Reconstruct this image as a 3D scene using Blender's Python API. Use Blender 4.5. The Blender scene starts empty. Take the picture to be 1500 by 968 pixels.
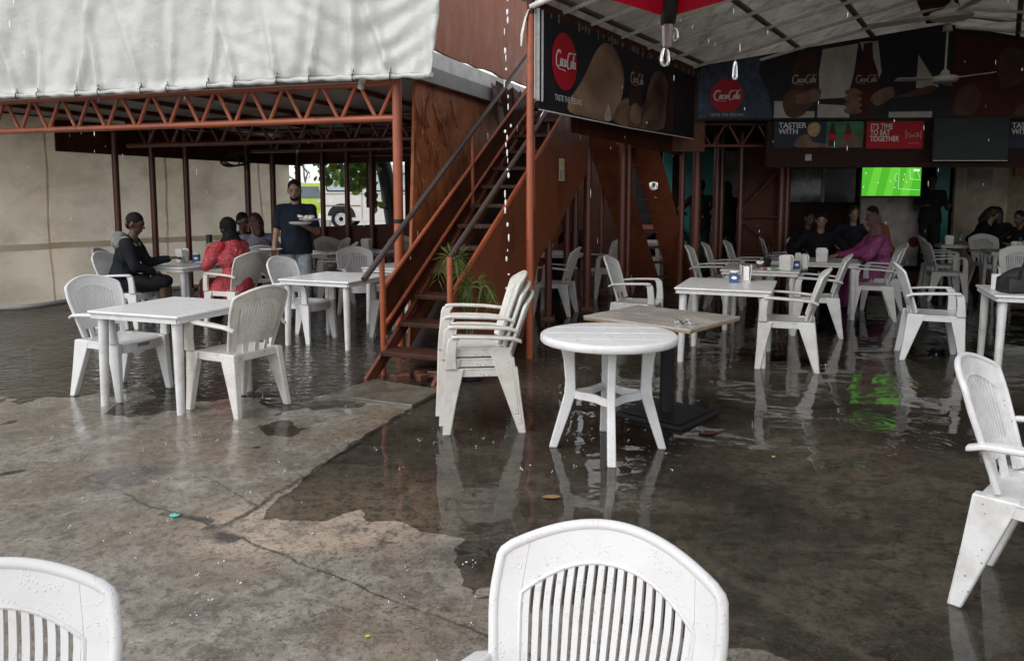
import bpy, bmesh, math, random
from mathutils import Vector, Matrix, noise, Euler
random.seed(7)
R = math.radians
S = bpy.context.scene
COL = S.collection

# ------------------------------------------------------------------ camera, world, sun, exposure
cam_d = bpy.data.cameras.new('camera'); cam = bpy.data.objects.new('camera', cam_d); COL.objects.link(cam)
cam.location = (0, 0, 1.53)
cam.rotation_euler = (R(90 - 5.71), 0, 0)
cam_d.sensor_width = 36; cam_d.lens = 36 * 1100 / 1500
cam_d.shift_y = -84 / 1500
cam_d.clip_start = 0.05; cam_d.clip_end = 2000
S.camera = cam
SUN_EL, SUN_AZ = 46, 228
W = bpy.data.worlds.new('World'); S.world = W; W.use_nodes = True
wn = W.node_tree; wn.nodes.clear()
wo = wn.nodes.new('ShaderNodeOutputWorld'); wb = wn.nodes.new('ShaderNodeBackground')
sky = wn.nodes.new('ShaderNodeTexSky'); sky.sky_type = 'NISHITA'; sky.sun_disc = False
sky.sun_elevation = R(SUN_EL); sky.sun_rotation = R(SUN_AZ); sky.dust_density = 1.0; sky.air_density = 1.0
hs = wn.nodes.new('ShaderNodeHueSaturation'); hs.inputs['Saturation'].default_value = 0.12
wb.inputs['Strength'].default_value = 0.15
wn.links.new(sky.outputs[0], hs.inputs['Color']); wn.links.new(hs.outputs[0], wb.inputs['Color']); wn.links.new(wb.outputs[0], wo.inputs['Surface'])
sd = bpy.data.lights.new('sun', 'SUN'); sd.energy = 0.8; sd.angle = R(40); sd.color = (1, 0.98, 0.95)
sun = bpy.data.objects.new('sun', sd); COL.objects.link(sun)
sun.rotation_euler = (R(90 - SUN_EL), 0, R(180 - SUN_AZ)); sun.location = (0, 0, 20)
S.view_settings.view_transform = 'Standard'; S.view_settings.look = 'None'
S.view_settings.exposure = 0.82; S.view_settings.gamma = 1; S.view_settings.use_curve_mapping = False
try:
    S.cycles.max_bounces = 8; S.cycles.transparent_max_bounces = 12; S.cycles.caustics_reflective = False
except Exception: pass

# ------------------------------------------------------------------ materials
class NT:
    def __init__(s, name):
        s.m = bpy.data.materials.new(name); s.m.use_nodes = True; s.t = s.m.node_tree; s.t.nodes.clear()
        s.out = s.t.nodes.new('ShaderNodeOutputMaterial')
    def n(s, typ, **kw):
        nd = s.t.nodes.new('ShaderNode' + typ)
        for k, v in kw.items():
            if k[0] == '_': setattr(nd, k[1:], v)
            else: s.set(nd, k.replace('__', ' '), v)
        return nd
    def set(s, nd, key, v):
        i = nd.inputs[key]
        if hasattr(v, 'is_output'): s.t.links.new(v, i)
        else: i.default_value = v
    def math(s, op, a, b=0.0, clamp=False):
        nd = s.t.nodes.new('ShaderNodeMath'); nd.operation = op; nd.use_clamp = clamp
        for i, v in ((0, a), (1, b)):
            if hasattr(v, 'is_output'): s.t.links.new(v, nd.inputs[i])
            else: nd.inputs[i].default_value = v
        return nd.outputs[0]
    def noise(s, vec, scale, detail=4, rough=0.55, dist=0.0):
        nd = s.n('TexNoise', Scale=scale, Detail=detail, Roughness=rough, Distortion=dist)
        if vec is not None: s.t.links.new(vec, nd.inputs['Vector'])
        return nd.outputs[0]
    def ramp(s, v, lo, hi):
        nd = s.t.nodes.new('ShaderNodeMapRange'); nd.inputs[1].default_value = lo; nd.inputs[2].default_value = hi
        s.t.links.new(v, nd.inputs[0]); return nd.outputs[0]
    def mix(s, f, a, b, blend='MIX'):
        nd = s.t.nodes.new('ShaderNodeMix'); nd.data_type = 'RGBA'; nd.blend_type = blend
        for k, v in ((0, f), (6, a), (7, b)):
            if hasattr(v, 'is_output'): s.t.links.new(v, nd.inputs[k])
            elif k == 0: nd.inputs[0].default_value = v
            else: nd.inputs[k].default_value = (*v, 1) if len(v) == 3 else v
        return nd.outputs[2]
    def coord(s, which='Object', scale=None):
        o = s.n('TexCoord').outputs[which]
        if scale:
            mp = s.n('Mapping'); mp.inputs['Scale'].default_value = scale; s.t.links.new(o, mp.inputs[0]); o = mp.outputs[0]
        return o
    def bump(s, h, strength=0.3, dist=0.01, normal=None):
        b = s.n('Bump', Strength=strength, Distance=dist); s.t.links.new(h, b.inputs['Height'])
        if normal is not None: s.t.links.new(normal, b.inputs['Normal'])
        return b.outputs[0]
    def pbr(s, color, rough=0.5, metal=0.0, normal=None, spec=0.5, **kw):
        p = s.n('BsdfPrincipled')
        for k, v in (('Base Color', color), ('Roughness', rough), ('Metallic', metal), ('Specular IOR Level', spec)):
            if hasattr(v, 'is_output'): s.t.links.new(v, p.inputs[k])
            else: p.inputs[k].default_value = (*v, 1) if k == 'Base Color' and len(v) == 3 else v
        for k, v in kw.items(): s.set(p, k.replace('__', ' '), v)
        if normal is not None: s.t.links.new(normal, p.inputs['Normal'])
        s.t.links.new(p.outputs[0], s.out.inputs['Surface']); return s.m

MC = {}
def simple(name, col, rough=0.5, metal=0.0, var=0.25, scale=12, bump=0.0, spec=0.5, **kw):
    """plain surface with mottled colour"""
    if name in MC: return MC[name]
    t = NT(name); c = t.coord()
    n = t.noise(c, scale, 4)
    d = tuple(x * (1 - var) for x in col); l = tuple(min(1, x * (1 + var * .5)) for x in col)
    cc = t.mix(t.ramp(n, .3, .7), d, l)
    nm = t.bump(t.noise(c, scale * 5, 3), bump, 0.01) if bump else None
    rr = t.math('ADD', t.math('MULTIPLY', t.noise(c, scale * 2, 2), 0.25), rough - 0.12, True)
    MC[name] = t.pbr(cc, rr, metal, nm, spec, **kw); return MC[name]

def plastic(name, wet=0.0, grime=0.5):
    t = NT(name); c = t.coord()
    oi = t.n('ObjectInfo')
    n1 = t.noise(c, 9, 6, .65); n2 = t.noise(c, 60, 3, .6); 
    sp = t.n('TexVoronoi', Scale=38); t.t.links.new(c, sp.inputs['Vector'])
    spots = t.math('MULTIPLY', t.math('LESS_THAN', sp.outputs['Distance'], .16), t.ramp(t.noise(c, 7, 2), .52, .6), True)
    base = t.mix(t.ramp(n1, .42, .75), (.66, .665, .67), (.48, .46, .43))
    base = t.mix(grime, (.66, .665, .67), base)
    base = t.mix(t.math('MULTIPLY', t.ramp(n2, .62, .78), .35 * grime + .05), base, (.30, .27, .24))
    base = t.mix(t.math('MULTIPLY', spots, .75 * grime), base, (.12, .10, .085))
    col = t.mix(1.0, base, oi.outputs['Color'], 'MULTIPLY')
    v = t.n('TexVoronoi', Scale=120, Randomness=1.0); t.t.links.new(c, v.inputs['Vector'])
    drop = t.math('MULTIPLY', t.math('SUBTRACT', .32, v.outputs['Distance'], True), t.ramp(t.noise(c, 25, 2), .48, .62))
    h = t.math('ADD', t.math('MULTIPLY', drop, wet * 3), t.math('MULTIPLY', n2, .12))
    nm = t.bump(h, .45, .006)
    return t.pbr(col, t.math('ADD', t.math('MULTIPLY', n1, .25), .18), 0, nm, .5)
M_CHAIR = plastic('white_plastic_chair', 0.2, .45)
M_CHAIRW = plastic('white_plastic_wet', .8, .3)
M_CHAIRD = plastic('white_plastic_grimy', 0.2, 1.0)
M_TABLE = plastic('white_plastic_table', 1.0, .7)
M_LEG = plastic('speckled_table_leg', 0.2, 1.0)

def steel(name, col, rust=.5):
    t = NT(name); c = t.coord()
    n = t.noise(c, 14, 5, .7); n2 = t.noise(c, 3.0, 3)
    b = t.mix(t.ramp(n2, .3, .7), tuple(x * .75 for x in col), tuple(x * 1.15 for x in col))
    b = t.mix(t.math('MULTIPLY', t.ramp(n, .58, .68), rust), b, (.035, .02, .014))
    return t.pbr(b, .38, 0, t.bump(n, .25, .004), .5)
M_ORANGE = steel('orange_painted_steel', (.31, .075, .030), .5)
M_BROWN = steel('dark_red_painted_steel', (.12, .034, .021), .5)
M_BLACKRAIL = steel('worn_black_rail', (.055, .04, .035), .3)
M_BLACK = simple('black_steel', (.014, .014, .015), .5, spec=.25)

def plywood(name, c1, c2, stain=.6):
    t = NT(name); c = t.coord()
    cs = t.coord('Object', (3.2, 3.2, 1.1)); ce = t.coord('Object', (1.2, 1.2, .9))
    n = t.noise(cs, 2.5, 6, .65, .6); m = t.noise(ce, 1.8, 6, .68, .4); f = t.noise(c, 25, 4, .6)
    b = t.mix(t.ramp(n, .3, .72), c1, c2)
    b = t.mix(t.math('MULTIPLY', t.ramp(m, .5, .64), stain), b, (.018, .009, .006))
    b = t.mix(t.math('MULTIPLY', t.ramp(f, .58, .72), .35), b, tuple(x * .4 for x in c1))
    return t.pbr(b, t.math('ADD', t.math('MULTIPLY', n, .5), .25), 0, t.bump(t.math('ADD', n, f), .35, .008), .18)
M_PLY = plywood('wet_orange_plywood', (.20, .060, .024), (.50, .165, .060), .62)
M_PLYUP = plywood('painted_brown_plywood', (.29, .084, .037), (.35, .104, .046), .10)
M_PLYD = plywood('dark_brown_plywood', (.05, .016, .009), (.10, .032, .016), .6)
M_PANEL = plywood('red_brown_board', (.16, .047, .022), (.22, .064, .030), .3)

def tarp(name, c1, c2, stain=0.0, trans=0.0, crack=False):
    t = NT(name); c = t.coord()
    n = t.noise(t.coord('Object', (1, 1, .45)), 1.6, 5, .6, .5); f = t.noise(c, 18, 4, .6, .4)
    g = t.noise(t.coord('Object', (1.0, 1.0, 1.5)), 1.3, 6, .65, .5)
    b = t.mix(t.ramp(n, .3, .7), c1, c2)
    if stain: b = t.mix(t.math('MULTIPLY', t.ramp(g, .46, .74), stain), b, (.22, .16, .10))
    b = t.mix(t.math('MULTIPLY', t.ramp(f, .6, .8), .3), b, tuple(x * .7 for x in c1))
    wr_ = t.noise(t.coord('Object', (1.0, 1.0, 1.6)), 5.5, 4, .55, 1.8)
    nm = t.bump(t.math('ADD', t.math('ADD', t.math('MULTIPLY', n, 2.0), t.math('MULTIPLY', f, .35)), t.math('MULTIPLY', wr_, .4)), .5, .022)
    p = t.pbr(b, .42, 0, nm, .4)
    if trans:
        pr = [x for x in t.t.nodes if x.type == 'BSDF_PRINCIPLED'][0]
        tr = t.n('BsdfTranslucent'); t.t.links.new(b, tr.inputs['Color'])
        mx = t.n('MixShader', Fac=trans); t.t.links.new(pr.outputs[0], mx.inputs[1]); t.t.links.new(tr.outputs[0], mx.inputs[2])
        t.t.links.new(mx.outputs[0], t.out.inputs['Surface'])
    return p
M_TARP = tarp('white_wet_tarpaulin', (.49, .50, .48), (.56, .565, .545), 0, .10)
M_BEIGE = tarp('beige_grimy_tarpaulin', (.72, .63, .50), (.86, .78, .66), .45, .70)
M_GREYSHEET = simple('grey_sheet', (.30, .29, .28), .6, var=.3, scale=3)
M_WHITEPAINT = simple('white_paint_flaking', (.72, .71, .68), .5, var=.25, scale=8)

def roofsheet():
    t = NT('corrugated_roof_sheet'); c = t.coord()
    mp = t.n('Mapping'); mp.inputs['Rotation'].default_value = (0, 0, R(-57)); t.t.links.new(c, mp.inputs[0])
    w = t.n('TexWave', Scale=4.2, Distortion=.1, Detail=0.0); w.bands_direction = 'X'; t.t.links.new(mp.outputs[0], w.inputs['Vector'])
    n = t.noise(c, 3, 5, .6); g = t.noise(t.coord('Object', (5, .7, 1)), 2, 4, .6)
    b = t.mix(t.ramp(n, .3, .7), (.50, .48, .45), (.66, .64, .60))
    b = t.mix(t.math('MULTIPLY', t.ramp(g, .52, .7), .5), b, (.24, .21, .18))
    p = t.pbr(b, .5, 0, t.bump(w.outputs[0], .8, .03), .3)
    pr = [x for x in t.t.nodes if x.type == 'BSDF_PRINCIPLED'][0]
    tr = t.n('BsdfTranslucent'); t.t.links.new(b, tr.inputs['Color'])
    mx = t.n('MixShader', Fac=.45); t.t.links.new(pr.outputs[0], mx.inputs[1]); t.t.links.new(tr.outputs[0], mx.inputs[2])
    t.t.links.new(mx.outputs[0], t.out.inputs['Surface']); return p
M_ROOF = roofsheet()

def concrete():
    t = NT('wet_concrete'); c = t.coord()
    sx = t.n('SeparateXYZ'); t.t.links.new(c, sx.inputs[0]); x, y = sx.outputs[0], sx.outputs[1]
    wn_ = t.math('SUBTRACT', t.noise(c, 2.3, 5, .65), .5)
    wx = t.math('ADD', x, t.math('MULTIPLY', wn_, .12)); wl = t.math('MULTIPLY', t.math('SUBTRACT', t.noise(c, 1.6, 7, .7, .6), .5), 1.3); wy = t.math('ADD', y, t.math('MULTIPLY', t.math('SUBTRACT', t.noise(c, 2.9, 5, .65), .5), .12))
    def half(px, py, nx, ny):
        return t.math('ADD', t.math('MULTIPLY', t.math('SUBTRACT', wx, px), nx), t.math('MULTIPLY', t.math('SUBTRACT', wy, py), ny))
    s1 = half(-1.35, 3.32, .961, -.277); s2 = half(-1.35, 3.32, .55, .835)
    slab = t.math('MULTIPLY', t.ramp(s1, -.02, .05), t.ramp(t.math('ADD', s2, wl), -.12, .42))
    n1 = t.noise(c, 1.1, 8, .68, .5); n2 = t.noise(c, 5.5, 8, .72, .5); n3 = t.noise(c, 42, 5, .7)
    str_ = t.noise(t.coord('Object', (1.0, 2.6, 1)), 2.6, 8, .72, .6); big = t.noise(c, .75, 7, .68, .5)
    b = t.mix(t.ramp(n1, .35, .65), (.115, .10, .078), (.27, .245, .205))
    b = t.mix(t.math('MULTIPLY', t.ramp(n2, .5, .62), .75), b, (.065, .055, .042))
    b = t.mix(t.math('MULTIPLY', t.ramp(n2, .46, .34), .6), b, (.40, .37, .32))
    rust = t.math('MULTIPLY', t.ramp(t.noise(c, .8, 4, .6, .4), .48, .60), .6)
    b = t.mix(rust, b, (.17, .12, .075))
    d = t.mix(t.ramp(big, .40, .60), (.085, .075, .062), (.27, .24, .195))
    d = t.mix(t.math('MULTIPLY', t.ramp(str_, .48, .60), .65), d, (.062, .054, .045))
    d = t.mix(t.math('MULTIPLY', t.ramp(n2, .52, .66), .6), d, (.042, .035, .028))
    col = t.mix(slab, b, d)
    # worn tan patches near the broken corner
    def spot(px, py, r):
        dx = t.math('SUBTRACT', wx, px); dy = t.math('SUBTRACT', wy, py)
        q = t.math('SQRT', t.math('ADD', t.math('MULTIPLY', dx, dx), t.math('MULTIPLY', dy, dy)))
        return t.ramp(q, r, r * .45)
    pm = t.math('MULTIPLY', t.math('ADD', spot(-1.08, 3.38, .48), spot(-.70, 3.58, .60), True), t.ramp(n2, .36, .50), True)
    col = t.mix(t.math('MULTIPLY', pm, .85), col, (.43, .34, .26))
    def seg(ax, ay, bx, by, w):
        L = math.hypot(bx - ax, by - ay); ux, uy = (bx - ax) / L, (by - ay) / L
        al = half(ax, ay, ux, uy); ac = t.math('ABSOLUTE', half(ax, ay, -uy, ux))
        inside = t.math('MULTIPLY', t.math('GREATER_THAN', al, 0.0), t.math('LESS_THAN', al, L))
        return t.math('MULTIPLY', t.ramp(ac, w, w * .3), inside)
    cr = seg(-1.35, 3.32, -.55, 6.0, .022)
    for q in ((-1.35, 3.32, .25, 2.25, .010), (-1.35, 3.32, -2.3, 3.95, .012), (-1.28, 3.6, -1.7, 4.0, .007), (-1.42, 3.35, -1.22, 3.2, .07), (-1.7, 3.5, -1.4, 3.4, .035)):
        cr = t.math('ADD', cr, seg(*q), True)
    col = t.mix(t.math('MULTIPLY', t.math('MULTIPLY', cr, t.ramp(n2, .30, .52)), .95), col, (.012, .010, .008))
    # dark ring of an old drain patch, pale joint in the near right slab
    dx = t.math('MULTIPLY', t.math('SUBTRACT', wx, -2.15), 1.0); dy = t.math('SUBTRACT', wy, 3.98)
    rq = t.math('SQRT', t.math('ADD', t.math('MULTIPLY', dx, dx), t.math('MULTIPLY', dy, dy)))
    ring = t.math('MULTIPLY', t.ramp(rq, .24, .17), t.ramp(t.noise(c, 14, 4, .7, 1.0), .36, .54))
    col = t.mix(t.math('MULTIPLY', ring, .9), col, (.045, .04, .038))
    jl = seg(.72, 3.25, 1.35, 2.1, .05)
    col = t.mix(t.math('MULTIPLY', jl, .55), col, (.26, .225, .18))
    fp = t.math('ADD', seg(-.98, 2.28, -.78, 2.42, .09), seg(-.8, 2.45, -.62, 2.62, .09), True)
    col = t.mix(t.math('MULTIPLY', fp, .5), col, (.08, .07, .055))
    n4 = t.noise(c, 16, 6, .75, .4)
    col = t.mix(t.math('MULTIPLY', t.ramp(n4, .52, .60), .6), col, (.05, .042, .033))
    col = t.mix(t.math('MULTIPLY', t.ramp(n4, .44, .34), .35), col, (.34, .31, .27))
    col = t.mix(t.math('MULTIPLY', t.ramp(n3, .53, .62), .7), col, (.045, .038, .030))
    n5 = t.noise(c, 95, 3, .7); col = t.mix(t.math('MULTIPLY', t.ramp(n5, .56, .66), .4), col, (.40, .37, .33))
    dr = t.n('TexVoronoi', Scale=22); t.t.links.new(c, dr.inputs['Vector'])
    rp = t.math('MULTIPLY', t.math('SINE', t.math('MULTIPLY', dr.outputs['Distance'], 40)), t.ramp(dr.outputs['Distance'], .5, .0))
    h = t.math('ADD', t.math('MULTIPLY', n3, .5), t.math('MULTIPLY', n2, 1.0))
    nm = t.bump(h, .42, .012)
    rough = t.math('ADD', t.ramp(n2, .35, .9), .10)
    p = t.pbr(col, rough, 0, nm, .5)
    pr = [q for q in t.t.nodes if q.type == 'BSDF_PRINCIPLED'][0]
    wet = t.ramp(sx.outputs[2], .016, .001)
    wetm = t.math('MAXIMUM', t.ramp(t.noise(c, .9, 5, .6, .5), .35, .6), wet); t.t.links.new(wetm, pr.inputs['Coat Weight']); pr.inputs['Coat IOR'].default_value = 1.38
    t.t.links.new(t.math('ADD', t.math('MULTIPLY', t.math('MULTIPLY', t.ramp(n2, .35, .65), .24), t.math('SUBTRACT', 1.0, wet)), .03), pr.inputs['Coat Roughness'])
    t.t.links.new(t.bump(t.math('MULTIPLY', t.math('ADD', t.math('MULTIPLY', n2, .8), t.math('MULTIPLY', rp, .18)), t.math('SUBTRACT', 1.0, t.math('MULTIPLY', wet, .75))), .35, .012), pr.inputs['Coat Normal'])
    return p
M_CONC = concrete()

def water():
    t = NT('flood_water'); c = t.coord()
    sx = t.n('SeparateXYZ'); t.t.links.new(c, sx.inputs[0]); x, y = sx.outputs[0], sx.outputs[1]
    wob = t.noise(t.coord('Object', (1, 1.5, 1)), 1.5, 2, .5, .3)
    fine = t.noise(t.coord('Object', (1.0, 1.7, 1)), 7.5, 3, .55, .5)
    left = t.math('MULTIPLY', t.ramp(t.math('SUBTRACT', x, t.math('MULTIPLY', y, .06)), -.4, -1.5), t.ramp(y, 4.8, 6.2))
    def rings(scale, freq, thr):
        v = t.n('TexVoronoi', Scale=scale); v.voronoi_dimensions = '2D'; t.t.links.new(c, v.inputs['Vector'])
        sc = t.n('SeparateColor'); t.t.links.new(v.outputs['Color'], sc.inputs[0])
        on = t.math('GREATER_THAN', sc.outputs[0], thr)
        r = t.math('MULTIPLY', t.math('SINE', t.math('MULTIPLY', v.outputs['Distance'], freq)), t.ramp(v.outputs['Distance'], .48, .03))
        return t.math('MULTIPLY', r, on)
    rg = t.math('ADD', rings(1.5, 62, .66), t.math('MULTIPLY', rings(4.0, 34, .74), .45))
    h = t.math('ADD', t.math('MULTIPLY', wob, .55), t.math('MULTIPLY', fine, t.math('ADD', t.math('MULTIPLY', left, 1.25), .022)))
    h = t.math('ADD', h, t.math('MULTIPLY', rg, .035))
    nm = t.bump(h, 1.0, .022)
    fr = t.n('Fresnel', IOR=1.46); t.t.links.new(nm, fr.inputs['Normal'])
    tr = t.n('BsdfTransparent', Color=(.90, .885, .85, 1)); gl = t.n('BsdfGlossy', Roughness=.015); t.t.links.new(nm, gl.inputs['Normal'])
    mx = t.n('MixShader'); t.t.links.new(fr.outputs[0], mx.inputs[0]); t.t.links.new(tr.outputs[0], mx.inputs[1]); t.t.links.new(gl.outputs[0], mx.inputs[2])
    t.t.links.new(mx.outputs[0], t.out.inputs['Surface']); return t.m
M_WATER = water()

def glassy(name, col=(.9, .95, .95), rough=.05, mixf=.5):
    t = NT(name)
    tr = t.n('BsdfTransparent', Color=(*col, 1)); gl = t.n('BsdfGlossy', Roughness=rough, Color=(.9, .9, .9, 1))
    lw = t.n('LayerWeight', Blend=mixf)
    mx = t.n('MixShader'); t.t.links.new(lw.outputs['Facing'], mx.inputs[0]); t.t.links.new(tr.outputs[0], mx.inputs[1]); t.t.links.new(gl.outputs[0], mx.inputs[2])
    t.t.links.new(mx.outputs[0], t.out.inputs['Surface']); return t.m
M_DROP = glassy('water_drop', (.97, .98, .98), .02, .75)
M_BOTTLE = glassy('clear_plastic', (.88, .93, .95), .05, .45)

def emit(name, col, st):
    t = NT(name); e = t.n('Emission', Color=(*col, 1), Strength=st); t.t.links.new(e.outputs[0], t.out.inputs['Surface']); return t.m

# ------------------------------------------------------------------ mesh builder
class MB:
    def __init__(s): s.v = []; s.f = []; s.m = []; s.cur = 0
    def add(s, vs, fs):
        o = len(s.v); s.v += [tuple(p) for p in vs]
        for f in fs: s.f.append([i + o for i in f]); s.m.append(s.cur)
        return s
    def box(s, c, d, rot=0.0, mat=None):
        hx, hy, hz = d[0] / 2, d[1] / 2, d[2] / 2
        vs = [Vector((a * hx, b * hy, e * hz)) for a in (-1, 1) for b in (-1, 1) for e in (-1, 1)]
        Mx = mat if mat is not None else Matrix.Rotation(rot, 3, 'Z')
        return s.add([Mx @ v + Vector(c) for v in vs], [(0, 1, 3, 2), (4, 6, 7, 5), (0, 4, 5, 1), (2, 3, 7, 6), (0, 2, 6, 4), (1, 5, 7, 3)])
    def tube(s, pts, r, n=10, cap=True, sq=None):
        P = [Vector(p) for p in pts]; rs = r if isinstance(r, (list, tuple)) else [r] * len(P)
        rings = []; prev = None
        for i, p in enumerate(P):
            d = (P[min(i + 1, len(P) - 1)] - P[max(i - 1, 0)]).normalized()
            if prev is None:
                a = Vector((0, 0, 1)) if abs(d.z) < .9 else Vector((1, 0, 0)); u = d.cross(a).normalized()
            else: u = (prev - d * prev.dot(d)).normalized()
            prev = u; w = d.cross(u); ring = []
            for k in range(n):
                an = 2 * math.pi * k / n; cu, cw = math.cos(an), math.sin(an)
                if sq: cu *= sq[0]; cw *= sq[1]
                ring.append(p + u * cu * rs[i] + w * cw * rs[i])
            rings.append(ring)
        vs = [q for g in rings for q in g]; fs = []
        for i in range(len(P) - 1):
            for k in range(n):
                fs.append((i * n + k, i * n + (k + 1) % n, (i + 1) * n + (k + 1) % n, (i + 1) * n + k))
        if cap: fs.append(tuple(range(n))[::-1]); fs.append(tuple((len(P) - 1) * n + k for k in range(n)))
        return s.add(vs, fs)
    def sweep(s, secs):
        """list of quads sections (4 pts each) -> closed tapered bar"""
        vs = [p for q in secs for p in q]; fs = [(3, 2, 1, 0)]
        for i in range(len(secs) - 1):
            for k in range(4): fs.append((i * 4 + k, i * 4 + (k + 1) % 4, i * 4 + 4 + (k + 1) % 4, i * 4 + 4 + k))
        L = (len(secs) - 1) * 4; fs.append((L, L + 1, L + 2, L + 3)); return s.add(vs, fs)
    def prism(s, poly, fn, t0, t1):
        """poly in 2D, fn(u,v,t)->3D"""
        n = len(poly); vs = [fn(u, v, t0) for u, v in poly] + [fn(u, v, t1) for u, v in poly]
        fs = [tuple(range(n))[::-1], tuple(range(n, 2 * n))] + [(i, (i + 1) % n, n + (i + 1) % n, n + i) for i in range(n)]
        return s.add(vs, fs)
    def flat(s, poly, fn, t=0.0): return s.add([fn(u, v, t) for u, v in poly], [tuple(range(len(poly)))])
    def slab(s, P, us, vs, th):
        """thick patch: P(u,v)->(point, normal)"""
        nu, nv = len(us), len(vs); A = []; B = []
        for u in us:
            for v in vs:
                p, nn = P(u, v); A.append(p + nn * th / 2); B.append(p - nn * th / 2)
        N = nu * nv; fs = []
        idx = lambda i, j: i * nv + j
        for i in range(nu - 1):
            for j in range(nv - 1):
                q = (idx(i, j), idx(i + 1, j), idx(i + 1, j + 1), idx(i, j + 1)); fs.append(q); fs.append(tuple(N + k for k in q[::-1]))
        edge = [idx(i, 0) for i in range(nu)] + [idx(nu - 1, j) for j in range(1, nv)] + [idx(i, nv - 1) for i in range(nu - 2, -1, -1)] + [idx(0, j) for j in range(nv - 2, 0, -1)]
        for k in range(len(edge)):
            a, b = edge[k], edge[(k + 1) % len(edge)]; fs.append((a, N + a, N + b, b))
        return s.add(A + B, fs)
    def ell(s, c, r, rot=None, nu=14, nv=10):
        vs = []; fs = []; c = Vector(c)
        for j in range(nv + 1):
            ph = math.pi * j / nv
            for i in range(nu):
                th = 2 * math.pi * i / nu
                v = Vector((r[0] * math.sin(ph) * math.cos(th), r[1] * math.sin(ph) * math.sin(th), r[2] * math.cos(ph)))
                if rot is not None: v = rot @ v
                vs.append(c + v)
        # collapse poles into single verts
        vs2 = [vs[0]] + vs[nu:nu * nv] + [vs[-1]]
        for i in range(nu): fs.append((0, 1 + i, 1 + (i + 1) % nu))
        for j in range(nv - 2):
            for i in range(nu):
                a = 1 + j * nu + i; b = 1 + j * nu + (i + 1) % nu; fs.append((a, a + nu, b + nu, b))
        L = len(vs2) - 1; o = 1 + (nv - 2) * nu
        for i in range(nu): fs.append((L, o + (i + 1) % nu, o + i))
        return s.add(vs2, fs)
    def limb(s, p0, p1, r0, r1, n=12):
        p0, p1 = Vector(p0), Vector(p1); d = p1 - p0; L = d.length; d = d / max(L, 1e-6)
        pts = []; rs = []
        for k in (85, 60, 30): pts.append(p0 - d * r0 * math.sin(R(k))); rs.append(r0 * math.cos(R(k)))
        for k in range(5):
            tt = k / 4; pts.append(p0.lerp(p1, tt)); rs.append(r0 + (r1 - r0) * tt)
        for k in (30, 60, 85): pts.append(p1 + d * r1 * math.sin(R(k))); rs.append(r1 * math.cos(R(k)))
        return s.tube(pts, rs, n)
    def lathe(s, prof, c=(0, 0, 0), n=24):
        c = Vector(c); vs = []; fs = []
        for r, z in prof:
            for k in range(n): vs.append(c + Vector((r * math.cos(2 * math.pi * k / n), r * math.sin(2 * math.pi * k / n), z)))
        for i in range(len(prof) - 1):
            for k in range(n): fs.append((i * n + k, i * n + (k + 1) % n, (i + 1) * n + (k + 1) % n, (i + 1) * n + k))
        fs.append(tuple(range(n))[::-1]); fs.append(tuple((len(prof) - 1) * n + k for k in range(n)))
        return s.add(vs, fs)
    def mesh(s, name, mats, smooth=None):
        me = bpy.data.meshes.new(name); me.from_pydata(s.v, [], s.f); 
        for m in (mats if isinstance(mats, (list, tuple)) else [mats]): me.materials.append(m)
        if any(s.m): me.polygons.foreach_set('material_index', s.m)
        me.update()
        if smooth:
            me.polygons.foreach_set('use_smooth', [True] * len(me.polygons)); me.set_sharp_from_angle(angle=R(smooth))
        return me
    def build(s, name, mats, parent=None, smooth=35, bevel=0.0, seg=2, fix=True, link=True):
        me = s.mesh(name, mats, None)
        if fix:
            bm = bmesh.new(); bm.from_mesh(me); bmesh.ops.recalc_face_normals(bm, faces=bm.faces); bm.to_mesh(me); bm.free()
        if smooth:
            me.polygons.foreach_set('use_smooth', [True] * len(me.polygons)); me.set_sharp_from_angle(angle=R(smooth))
        o = bpy.data.objects.new(name, me)
        if link: COL.objects.link(o)
        if parent is not None: o.parent = parent
        if bevel:
            b = o.modifiers.new('bevel', 'BEVEL'); b.width = bevel; b.segments = seg; b.limit_method = 'ANGLE'; b.angle_limit = R(40); b.harden_normals = False
        return o

def tag(o, label, cat, group=None, kind=None):
    o['label'] = label; o['category'] = cat
    if group: o['group'] = group
    if kind: o['kind'] = kind
    return o
def thing(name, label, cat, loc=(0, 0, 0), rz=0.0, group=None):
    o = bpy.data.objects.new(name, None); COL.objects.link(o); o.empty_display_size = .1
    o.location = loc; o.rotation_euler = (0, 0, rz); return tag(o, label, cat, group)
def dup(root, loc, rz, label, group=None, tint=None, name=None, mats=None):
    r = root.copy(); COL.objects.link(r); r.location = loc
    r.rotation_euler = rz if isinstance(rz, (tuple, list)) else (0, 0, rz); r['label'] = label
    if group: r['group'] = group
    def kids(src, dst):
        for ch in list(src.children):
            c = ch.copy(); COL.objects.link(c); c.parent = dst
            if tint: c.color = (*tint, 1)
            if mats: c.material_slots[0].link = 'OBJECT'; c.material_slots[0].material = mats
            kids(ch, c)
    kids(root, r); return r
def structure(o): o['kind'] = 'structure'; return o
def line(p, d): 
    n = math.hypot(*d); d = (d[0] / n, d[1] / n)
    return lambda a, z, off=0.0: Vector((p[0] + d[0] * a + d[1] * off, p[1] + d[1] * a - d[0] * off, z))   # off > 0 : to the right of the direction
def yaw(fx, fy): return math.atan2(fy, fx)
TMP = bpy.data.scenes.new('scratch'); TVL = TMP.view_layers[0]
def apply_mods(o):
    TMP.collection.objects.link(o); TVL.update(); dg = TVL.depsgraph
    me = bpy.data.meshes.new_from_object(o.evaluated_get(dg)); TMP.collection.objects.unlink(o)
    old = o.data; o.modifiers.clear(); o.data = me; bpy.data.meshes.remove(old)
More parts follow.
